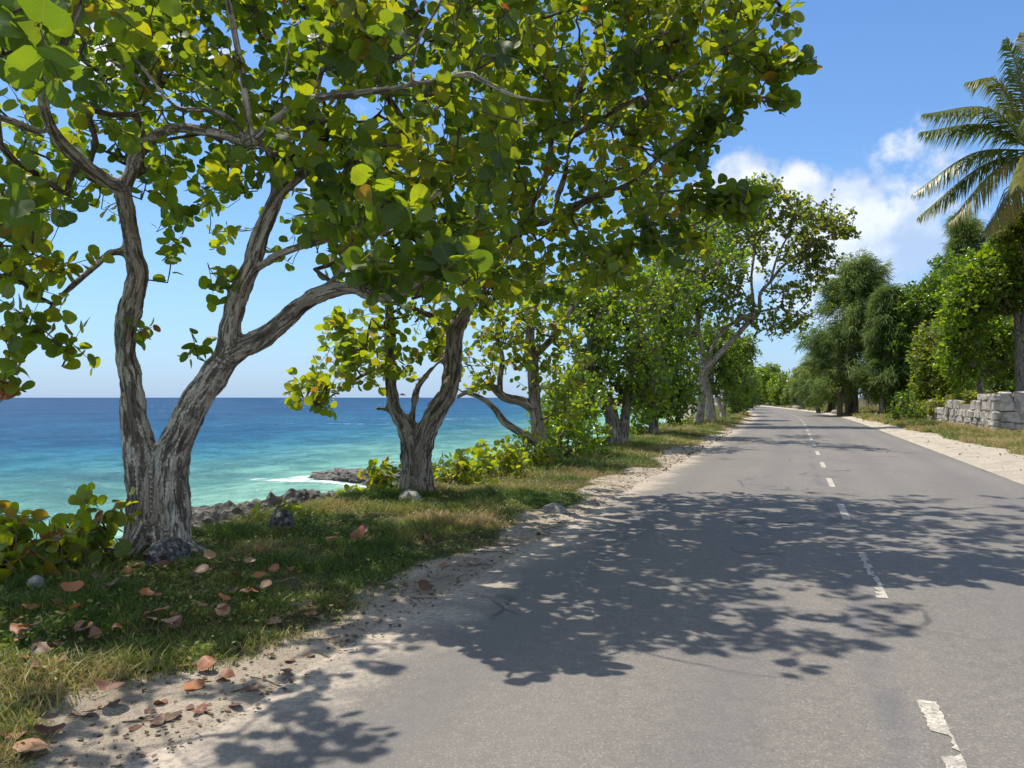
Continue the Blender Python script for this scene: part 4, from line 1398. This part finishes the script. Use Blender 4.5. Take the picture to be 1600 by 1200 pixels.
side_tree('yellow green bushy tree spilling over the low end of the stone wall', (1470, 655, D),
          [[(1470, 662, D, 4), (1468, 620, D, 3), (1462, 570, D, 2.5), (1458, 520, D, 2)], [(1480, 662, D, 4), (1490, 600, D, 3), (1492, 550, D, 2)]],
          [(1455, 555, D, 34, 55, 2, 120), (1480, 600, D - 1, 34, 40, 1.6, 90), (1445, 610, D, 24, 34, 1.3, 60), (1500, 560, D, 26, 50, 1.6, 60), (1490, 640, D - 3, 30, 14, .8, 24), (1530, 622, D - 6, 26, 12, .6, 16)],
          603, dens=3.6, mat=M_yel, size=(.16, .24), tint=(.0, .8), leaves=7, rare=0, rtip=.01)
D = 46
shrub('dark green feathery shrub at the near foot of the casuarina row', (1412, 660, D), [(1412, 630, D, 22, 22, 1, 60), (1425, 645, D - 1, 20, 14, .8, 34), (1398, 648, D, 14, 10, .7, 20)], 604, 0, (.13, .2), (.0, .5), leaf='oval', n=6, mat=M_broad, length=.5, rtip=.008)
D = 60
side_tree('dark green broad crowned tree between casuarina and yellow green bush', (1432, 650, D),
          [[(1430, 655, D, 6), (1432, 600, D, 5), (1436, 540, D, 4), (1440, 480, D, 3)]],
          [(1435, 480, D, 42, 40, 2.5, 120), (1415, 540, D, 36, 60, 2.5, 140), (1465, 460, D, 34, 36, 2.3, 80), (1440, 570, D, 40, 50, 2.3, 100), (1400, 610, D, 30, 34, 1.6, 50), (1480, 520, D + 4, 40, 60, 2, 70)],
          605, dens=3.6, size=(.2, .3), tint=(0, .45), leaves=7, rare=0, rtip=.012)
D = 66
side_tree('tall dark tree standing behind the leafy tree and wall', (1500, 640, D), [[(1500, 650, D, 6), (1500, 560, D, 5), (1505, 470, D, 3)]],
          [(1500, 440, D, 60, 50, 3, 110), (1560, 470, D, 60, 70, 3, 120), (1600, 520, D, 60, 80, 3, 100), (1520, 560, D, 60, 70, 2.5, 110)], 606, dens=3.6, size=(.24, .34), tint=(0, .4), leaves=7, n=6, rare=0, rtip=.015)


D = 52
side_tree('shadowy green thicket tree filling the gap behind the tall wall end', (1570, 640, D),
          [[(1570, 650, D, 4), (1572, 600, D, 3), (1575, 540, D, 2)]],
          [(1560, 590, D, 60, 40, 2, 70), (1620, 590, D, 60, 50, 2, 70), (1510, 610, D + 4, 40, 30, 2, 50), (1580, 530, D + 4, 60, 50, 2, 50)], 607, dens=3.6, size=(.2, .3), tint=(0, .4), leaves=7, n=6, rare=0, rtip=.012)
D = 78
side_tree('shadowy green thicket tree in the gap behind the dark broad crowned tree', (1440, 642, D),
          [[(1440, 647, D, 4), (1440, 610, D, 3), (1442, 560, D, 2)]],
          [(1430, 590, D, 50, 45, 3, 90), (1480, 600, D, 50, 40, 3, 80), (1390, 610, D, 30, 30, 3, 50)], 608, dens=3.6, size=(.3, .42), tint=(0, .4), leaves=7, n=6, rare=0, rtip=.015)
shrub('leafy vine shrub draped over the middle of the low wall', (1465, 662, 47), [(1462, 638, 44, 22, 16, .7, 70), (1440, 642, 47, 18, 18, .7, 60), (1496, 626, 40.5, 20, 11, .5, 50), (1517, 622, 37.0, 12, 9, .35, 30)],
      609, 0, (.14, .2), (.2, .9), leaf='oval', n=6, mat=M_yel, length=.5, rtip=.008, stems=4)

# ------------------------------------------------------------------ casuarinas
def casuarina(label, px, py, D, top, halfw, seed, bunches, trunks, lean=0, strand=(.4, .95), wid=.05, droop=.8, low=.04, tint=(.0, .85), group='casuarinas along the right side of the road'):
    b = at(px, py, D)
    b[2] = float(ground_z(b[0], b[1]))
    t = Plant('casuarina_tree', label, 'tree', b, group, seed)
    r = t.rng
    H = (py - top) * D / FPX
    W = halfw * D / FPX
    for k in range(trunks):
        ox, oy = (r.normal(0, W * .28), r.normal(0, W * .25)) if k else (0, 0)
        s0 = b + np.array((ox, oy, -.1))
        hh = H * (.88 if k == 0 else r.uniform(.5, .75))
        ax = np.array((r.normal(0, .08) * W + lean * W, r.normal(0, .1) * W, 0))
        t.limb3([s0, s0 + np.array((0, 0, hh * .3)) + ax * .2 + r.normal(0, .1, 3), s0 + np.array((0, 0, hh * .65)) + ax * .6, s0 + np.array((0, 0, hh)) + ax],
                [r.uniform(.2, .3), .17, .09, .03], 9, .4, .25)
        for i in range(9):
            z = hh * r.uniform(.2, .85)
            a = r.uniform(0, 6.28)
            wl = W * (1 - .55 * (z / H)) * r.uniform(.45, .85)
            q = s0 + ax * (z / hh) * .8 + np.array((0, 0, z))
            e = q + np.array((math.cos(a) * wl, math.sin(a) * wl, wl * r.uniform(.1, .5)))
            t.limb3([q, (q + e) / 2 + np.array((0, 0, -.1)), e], [.07, .05, .02], 5, .4, 0)
    t.trunk(M_casbark)
    # bunches of hanging strands around lumps of the crown
    nl = max(24, bunches // 16)
    lumps = []
    for i in range(nl):
        z = low + (1 - low) * r.random() ** .85
        prof = W * (np.interp(z, [0, .15, .4, .7, .9, 1.0], [.9, 1.0, .9, .66, .44, .2]))
        a = r.uniform(0, 6.28)
        q = prof * r.uniform(.3, 1.0)
        if r.random() < .22: q *= 1.22
        lumps.append(b + np.array((math.cos(a) * q + lean * W * z, math.sin(a) * q, z * H)))
    P, DIR, LEN, T = [], [], [], []
    for L in lumps:
        tb = r.uniform(*tint)
        rad = W * r.uniform(.13, .26)
        for k in range(bunches // nl):
            c = L + unit(r.normal(0, 1, 3)) * rad * r.random() ** .4 * np.array((1, 1, 1.15))
            out_ = c - (b + np.array((0, 0, c[2] - b[2])))
            out_ = unit(out_ + np.array((0, 0, .01)))
            for m in range(20):
                P.append(c + r.normal(0, .16, 3))
                DIR.append(unit(out_ * .75 + np.array((0, 0, r.uniform(-.5, .4) + .7 * max(0, (c[2] - b[2]) / H - .55))) + r.normal(0, .45, 3)))
                LEN.append(r.uniform(*strand))
                T.append(np.clip(tb + r.normal(0, .15), 0, 1))
    P, DIR, LEN, T = np.array(P), np.array(DIR), np.array(LEN)[:, None], np.array(T)
    n = len(P)
    side = unit(np.cross(DIR, r.normal(0, 1, (n, 3))))
    m1 = P + DIR * LEN * .45 + np.array((0, 0, -.06)) * LEN * droop
    e = P + DIR * LEN * .8 + np.array((0, 0, -.42)) * LEN * droop
    wv = side * wid * .5
    V = np.stack([P - wv * .6, P + wv * .6, m1 - wv, m1 + wv, e], 1).reshape(-1, 3) - t.base
    i = np.arange(n)[:, None] * 5
    Q = i + np.array([[0, 1, 3, 2]])
    Tn = i + np.array([[2, 3, 4]])
    o = mesh_obj('foliage', V, [Q, Tn], M_cas, t.root, face_attr={'tint': np.concatenate([T, T])}, uv=np.zeros((len(V), 2)))
    tag(o, kind='stuff')
    return t


casuarina('tallest feathery casuarina tree with drooping grey green foliage at the road bend', 1328, 650, 66, 408, 72, 701, 3000, 5, lean=.18, low=.13)
casuarina('dark feathery casuarina tree right of the tallest casuarina', 1390, 655, 60, 462, 42, 702, 1500, 3, low=.1, tint=(0, .45))
casuarina('wispy casuarina top rising behind the leafy tree by the wall', 1508, 640, 72, 342, 50, 703, 1500, 1, low=.25, strand=(.7, 1.5))
casuarina('medium casuarina left of the tallest casuarina with leaning trunks', 1296, 645, 80, 535, 34, 704, 1500, 4, low=.16)
casuarina('shaggy low casuarina with several trunks next to the verge bend', 1266, 640, 100, 568, 26, 705, 800, 3, low=.16, wid=.05)
casuarina('small brownish casuarina at the far bend of the road', 1248, 636, 118, 580, 20, 706, 600, 3, low=.16, wid=.06, tint=(.3, 1))
casuarina('distant casuarina behind the tallest one', 1310, 640, 100, 520, 40, 707, 700, 2, wid=.05)
for k, (px, top, D, hw, lab) in enumerate(((1224, 578, 140, 24, 'rounded green tree at the end of the road, right one of three'), (1203, 563, 150, 26, 'rounded green tree at the end of the road, middle one of three'),
                                           (1186, 572, 165, 22, 'rounded green tree at the end of the road, left one of three'))):
    side_tree(lab, (px, 636, D), [[(px, 639, D, 3), (px, 610, D, 2.5), (px + 1, 585, D, 1.5)]],
              [(px, top + 32, D, hw, 30, 4, 150), (px + hw * .3, 617, D, hw, 12, 3, 50)], 720 + k, size=(.4, .6), tint=(.2, .85), n=6, leaves=7, length=1.2, rtip=.02, rare=0, group='trees at the end of the road')
for k, (px, py, D, s, lab) in enumerate(((1305, 643, 74, .35, 'pale boulder below the medium casuarina'), (1256, 636, 100, .6, 'larger of two pale boulders at the far bend'),
                                         (1243, 634, 108, .45, 'smaller of two pale boulders at the far bend'))):
    rock(px, py, D, (s * 1.2, s, s * .8), 30 + k, m_rockpale, lab, name='boulder', cat='boulder', sub=3, dz=.1)

# ------------------------------------------------------------------ palm
D = 36
pc = at(1612, 238, D)
palm = Plant('coconut_palm', 'tall coconut palm with arching fronds at the right edge above the trees', 'palm tree', (pc[0] + .8, pc[1] + .6, float(ground_z(pc[0], pc[1]))), seed=801)
palm.limb3([palm.base + np.array((0, 0, -.2)), palm.base + np.array((.3, 0, 4)), np.array((pc[0] + .4, pc[1] + .2, pc[2] - 4)), pc], [.22, .17, .15, .16], 12, .4, .05)
palm.trunk(M_casbark)
FR = [((1520, 240), (1428, 302), 0, .25), ((1530, 262), (1436, 338), .6, .35), ((1550, 270), (1483, 348), -.6, .55), ((1580, 300), (1540, 362), -.8, .66),
      ((1540, 195), (1440, 206), .6, .2), ((1545, 170), (1444, 178), -.4, .3), ((1560, 130), (1512, 128), .5, .45), ((1590, 110), (1572, 62), 0, .2), ((1606, 100), (1598, 52), .7, .6),
      ((1640, 110), (1690, 80), 0, .3), ((1670, 170), (1770, 190), .5, .3), ((1690, 220), (1800, 290), -.5, .4), ((1660, 280), (1720, 380), .5, .6), ((1620, 300), (1640, 390), -1, .8),
      ((1600, 180), (1560, 160), 3.5, .3), ((1620, 180), (1640, 150), -3.5, .3), ((1610, 240), (1590, 290), -3.6, .5), ((1616, 240), (1630, 290), 3.6, .5)]
pr = palm.rng
for k, (md, tp, dd, tn) in enumerate(FR):
    P, R = smooth_path([pc + np.array((0, 0, .1)), at(md[0], md[1], D + dd * .6), at(tp[0], tp[1], D + dd * 1.3)], [.05, .03, .008], .16)
    tb = Tubes()
    tb.add(P, R, 5)
    fr = tb.build('frond', M_palm, palm.root, palm.base)
    T = unit(np.gradient(P, axis=0))
    n = 96
    tt = np.linspace(.10, 1.0, n)
    idx = tt * (len(P) - 1)
    Pp = np.stack([np.interp(idx, np.arange(len(P)), P[:, c]) for c in range(3)], 1)
    Tt = unit(np.stack([np.interp(idx, np.arange(len(P)), T[:, c]) for c in range(3)], 1))
    S = unit(np.cross(Tt, np.array((0, 0, 1.0)) + pr.normal(0, .02, 3)))
    Vl, q = [], []
    for sg in (-1, 1):
        ln = (1.35 * np.sin(np.pi * (tt * .86 + .12)) ** .6 * pr.uniform(.85, 1.1, n))[:, None]
        dv = unit(Tt * .7 + sg * S * .62 + pr.normal(0, .09, (n, 3)) + np.array((0, 0, -.38)))
        m1 = Pp + dv * ln * .5
        e = Pp + dv * ln * .86 + np.array((0, 0, -.46)) * ln
        wv = unit(np.cross(dv, np.cross(dv, Tt))) * .036
        Vl.append(np.stack([Pp - wv * .5, Pp + wv * .5, m1 - wv, m1 + wv, e], 1).reshape(-1, 3))
    Vl = np.concatenate(Vl) - palm.base
    i = np.arange(2 * n)[:, None] * 5
    ti = np.clip(tn + .2 + pr.normal(0, .1, 2 * n), 0, 1)
    lf = mesh_obj('leaflets', Vl, [i + np.array([[0, 1, 3, 2]]), i + np.array([[2, 3, 4]])], M_palm, fr, face_attr={'tint': np.concatenate([ti, ti])}, uv=np.zeros((len(Vl), 2)))
    tag(lf, kind='stuff')
    fr.data.attributes.new('tint', 'FLOAT', 'FACE').data.foreach_set('value', np.full(len(fr.data.polygons), .85, np.float32))


# ------------------------------------------------------------------ grass
def grass_patch(n, s0, s1, y0, y1, hgt_, wid, seed, dry=.25):
    r = np.random.default_rng(seed)
    y = y0 + (y1 - y0) * r.random(n) ** 1.3
    s = r.uniform(s0, s1, n)
    x = s + XC(y)
    dens = fbm(x * 1.5, y * 1.5, 3, 91)
    keep = (r.random(n) < grass_mask(x, y) * np.clip((dens - .22) / .25, .15, 1)) & (np.hypot(x, y) > .8)
    x, y = x[keep], y[keep]
    n = len(x)
    z = ground_z(x, y)
    tuft = np.clip((fbm(x * 2.2, y * 2.2, 3, 95) - .35) / .35, 0, 1)
    far = np.clip(y / 14, 1, 4)
    tuft = tuft * np.clip((np.abs(x - XC(y)) - 3.5) / 1.2, .25, 1)
    h = hgt_ * (.32 + .85 * tuft) * r.uniform(.5, 1.5, n) * far ** .25
    a = r.uniform(0, 6.283, n)
    lean = np.stack([np.cos(a), np.sin(a), 0 * a], 1) * (h * r.uniform(.35, 1.5, n))[:, None]
    b = r.uniform(0, 6.283, n)
    wv = np.stack([np.cos(b), np.sin(b), 0 * b], 1) * (wid * far * r.uniform(.6, 1.4, n))[:, None] * .5
    P = np.stack([x, y, z - .01], 1)
    up = np.array((0, 0, 1.0))
    m = P + up * (h * .6)[:, None] + lean * .35
    e = P + up * (h * .95)[:, None] + lean
    V = np.stack([P - wv, P + wv, m - wv * .7, m + wv * .7, e], 1).reshape(-1, 3)
    dryp = fbm(x * .8, y * .8, 3, 97)
    sidel = np.abs(x - XC(y))
    base_t = np.clip((dryp - .45) * 2.8 + dry + (4.6 - sidel) * .12 * (x < 0) + r.normal(0, .2, n), 0, 1)
    i = np.arange(n)[:, None] * 5
    return V, i + np.array([[0, 1, 3, 2]]), i + np.array([[2, 3, 4]]), base_t


V, Q, T3, TT = [], [], [], []
nv = 0
for args in ((190000, -8.0, -3.5, 0.8, 12, .105, .0085, 1, .13), (110000, -8.0, -3.3, 11, 45, .11, .009, 2, .42), (30000, -8.2, -3.4, 40, 110, .16, .012, 3, .42),
             (80000, 3.8, 8.2, 22, 60, .17, .009, 4, .55), (36000, 3.7, 9.5, 55, 130, .22, .014, 5, .5)):
    v, q, t_, tt_ = grass_patch(*args)
    V.append(v); Q.append(q + nv); T3.append(t_ + nv); TT.append(tt_)
    nv += len(v)
TT = np.concatenate(TT)
gr = mesh_obj('grass', np.concatenate(V), [np.concatenate(Q), np.concatenate(T3)], M_grass, face_attr={'tint': np.concatenate([TT, TT])}, uv=np.zeros((nv, 2)))
tag(gr, 'short green and straw coloured grass on the road verges', kind='stuff')


# low broad weeds between the blades
r = np.random.default_rng(55)
n = 26000
y = 1.2 + 22 * r.random(n) ** 1.5
s = r.uniform(-7.8, -3.6, n)
x = s + XC(y)
keep = (r.random(n) < grass_mask(x, y)) & (fbm(x * 1.3, y * 1.3, 3, 58) > .47)
x, y = x[keep], y[keep]
n = len(x)
pos = np.stack([x, y, ground_z(x, y) + r.uniform(.01, .09, n)], 1)
dr = r.normal(0, 1, (n, 3)); dr[:, 2] *= .4
wd = leaf_cloud('weeds', pos, leaf_frames(dr, np.array((0, 0, 1.0)) + r.normal(0, .4, (n, 3))), r.uniform(.018, .045, n), np.clip(r.normal(.3, .2, n), 0, 1), M_grass, TPL['oval', 6], None, np.zeros(3))
tag(wd, 'low broad leaved green weeds mixed into the verge grass', kind='stuff')

# ------------------------------------------------------------------ fallen leaves and litter
def dead_leaf_mesh(k):
    V, F, uv = leaf_template_fine(40 + k, .12 + .16 * (k % 4), .06 + .1 * (k % 3))
    V[:, 2] *= 1.2
    V[:, :2] *= np.array((1.0, .95))
    return mesh_data('fallen_leaf', V, F, M_dead, face_attr={'tint': np.full(len(F), (.15, .35, .45, .55, .7, .9, .3, .6)[k])}, uv=uv)


DEAD = [dead_leaf_mesh(k) for k in range(8)]


def fallen(px, py, size, k, label, group='fallen sea grape leaves', tilt=.25, yaw=None, lift=.012):
    d = (CAM_H - .05) * FPX / (py - 621)
    q = at(px, py, d)
    z = float(ground_z(q[0], q[1]))
    d = (CAM_H - z - lift) * FPX / (py - 621)
    q = at(px, py, d)
    o = bpy.data.objects.new('fallen_leaf', DEAD[k])
    z = max(float(ground_z(q[0], q[1])), .004 if abs(q[0] - XC(q[1])) < 3.4 else -9)
    o.location = (q[0], q[1], z + lift)
    o.rotation_euler = (rnd.uniform(-tilt, tilt), rnd.uniform(-tilt, tilt), rnd.uniform(0, 6.28) if yaw is None else yaw)
    o.scale = (size * .76,) * 3
    link(o)
    tag(o, label, 'leaf', group)


SPEC = [(270, 1112, .15, 0, 'reddish brown fallen leaf lying alone on bare sand beside the asphalt', .1, .01),
        (80, 1146, .16, 1, 'dull red fallen leaf on sand at lower left next to the grass', .2, .03),
        (56, 1118, .15, 6, 'brown upright fallen leaf leaning on grass above the dull red one', .7, .05),
        (18, 1152, .14, 3, 'orange tan fallen leaf at the left border of the photo', .2, .02),
        (24, 1176, .20, 5, 'large pale tan fallen leaf in the bottom left corner', .1, .02),
        (174, 1058, .17, 1, 'broad dusty rose fallen leaf lying on grass near the sand', .3, .07),
        (338, 1054, .16, 2, 'curled russet fallen leaf at the sandy grass edge', .15, .02),
        (298, 1066, .14, 4, 'orange fallen leaf half hidden at the sandy grass edge', .2, .02),
        (336, 1026, .15, 3, 'pinkish fallen leaf propped on the grass tip', .3, .04),
        (110, 918, .19, 4, 'bright orange fallen leaf upright by the low shrub', .6, .09),
        (78, 926, .15, 3, 'reddish leaf left of the bright orange one by the shrub', .4, .07),
        (262, 942, .17, 4, 'orange brown fallen leaf in grass below the dark stone', .4, .08),
        (268, 962, .15, 5, 'pale pink fallen leaf under the orange brown one in grass', .3, .07),
        (40, 976, .18, 4, 'orange curled fallen leaf beside the fist sized stone', .4, .08),
        (20, 985, .16, 3, 'salmon fallen leaf at the left border in the grass', .3, .06),
        (78, 1005, .15, 0, 'dark brown withered leaf deep in the near grass', .5, .05),
        (322, 873, .13, 5, 'pale peach fallen leaf standing beside the forked trunk', .9, .12),
        (310, 884, .16, 0, 'dark brown leaf under the pale peach leaf by the trunk', .4, .06),
        (474, 944, .19, 1, 'dusty red fallen leaf lit on the grass edge near the asphalt', .4, .06),
        (478, 962, .13, 4, 'small orange leaf just below the dusty red leaf', .2, .03),
        (440, 972, .14, 5, 'tan leaf lying on sand at the grass edge in mid verge', .2, .03),
        (555, 822, .22, 3, 'salmon fallen leaf standing in grass in front of second tree', .8, .12),
        (575, 818, .20, 1, 'rose brown fallen leaf right of the salmon one in grass', .8, .12),
        (530, 840, .2, 4, 'rust orange fallen leaf in the shaded mid grass', .5, .09),
        (668, 826, .13, 2, 'dark red leaf below the pale angular stone', .5, .08),
        (672, 910, .16, 0, 'dark folded leaf on the sand at the asphalt edge', .6, .04),
        (696, 884, .12, 4, 'orange leaf flat on shaded sand near the asphalt', .1, .02)]
for px, py, s, k, lab, tl, lf in SPEC:
    fallen(px, py, s, k, lab, tilt=tl, lift=lf + (.03 if lf > .03 else 0))
HUE = ('dark brown', 'dusty red', 'russet', 'pinkish tan', 'orange brown', 'pale tan', 'maroon brown', 'reddish tan')
ZONE = ((3.8, 'in the near grass below the low shrub'), (6.6, 'in the grass in front of the forked trunk'), (9.5, 'in the grass between the two nearest trees'), (99, 'in the grass around the second tree'))
STRIP = ((4, 'nearest the camera'), (7, 'opposite the forked trunk'), (11, 'opposite the second tree'), (99, 'far beyond the second tree'))
made = 0
while made < 56:
    px, py = rnd.uniform(0, 900), rnd.uniform(765, 1100)
    q = at(px, py, (CAM_H - .08) * FPX / (py - 621))
    s = q[0] - XC(q[1])
    if not (-7.0 < s < -4.6): continue
    k = rnd.choice((0, 1, 2, 3, 4, 4, 4, 6, 7))
    fallen(px, py, rnd.uniform(.06, .14), k, HUE[k] + ' dry leaf ' + next(t for lim, t in ZONE if q[1] < lim), 'dry leaves scattered in the verge grass', .6, None, .06)
    made += 1
made = 0
while made < 26:
    px, py = rnd.uniform(90, 420), rnd.uniform(868, 990)
    q = at(px, py, (CAM_H - .08) * FPX / (py - 621))
    if not (-6.9 < q[0] - XC(q[1]) < -4.6): continue
    k = rnd.choice((1, 2, 3, 4, 4, 5, 7))
    fallen(px, py, rnd.uniform(.08, .15), k, HUE[k] + ' curled leaf lying on the grass around the foot of the forked trunk', 'curled leaves around the forked trunk', .5, None, .09)
    made += 1
made = 0
while made < 40:
    px, py = rnd.uniform(80, 1050), rnd.uniform(735, 1150)
    q = at(px, py, (CAM_H - .02) * FPX / (py - 621))
    s = q[0] - XC(q[1])
    if not (-4.2 < s < -3.3): continue
    k = rnd.choice((0, 0, 6, 1, 2))
    fallen(px, py, rnd.uniform(.06, .11), k, 'small ' + HUE[k] + ' dead leaf on the sandy strip ' + next(t for lim, t in STRIP if q[1] < lim), 'small dead leaves on the sandy strip', .3, None, .012)
    made += 1

r = np.random.default_rng(77)
n = 4200
y = 1.5 + 40 * r.random(n) ** 1.8
s = -3.25 - np.abs(r.normal(0, .55, n))
s[: n // 3] = r.uniform(-7.2, -3.3, n // 3)
right = r.random(n) < .10
y = np.where(right, r.uniform(14, 60, n), y)
s = np.where(right, r.uniform(3.5, 5.4, n), s)
x = s + XC(y)
z = np.maximum(ground_z(x, y), np.where(np.abs(s) < 3.4, .0, -9)) + .006
pos = np.stack([x, y, z], 1)
nn = np.array((0, 0, 1.0)) + r.normal(0, .3, (n, 3))
dr = r.normal(0, 1, (n, 3)); dr[:, 2] *= .2
lt = leaf_cloud('leaf_litter', pos, leaf_frames(dr, nn), r.uniform(.010, .042, n) * np.clip(y / 10, 1, 2.4), np.clip(r.normal(.05, .22, n), 0, 1), M_dead, TPL['oval', 6], None, np.zeros(3))
tag(lt, 'crumbled dark leaf bits strewn along the sandy road edge', kind='stuff')
tw = Tubes()
for k in range(150):
    yy = 2 + 22 * r.random() ** 1.6
    ss = -3.3 - abs(r.normal(0, .6))
    xx = ss + float(XC(yy))
    a = r.uniform(0, 6.28)
    L = r.uniform(.06, .28)
    pts_ = [np.array((xx + math.cos(a) * L * t + r.normal(0, .012), yy + math.sin(a) * L * t + r.normal(0, .012), 0)) for t in (0, .5, 1)]
    for q in pts_: q[2] = float(ground_z(q[0], q[1])) + .008
    tw.add(np.array(pts_), [.004, .0035, .002], 4)
tag(tw.build('fallen_twigs', M_twig, None, np.zeros(3)), 'thin broken twigs strewn along the sandy road edge', kind='stuff')
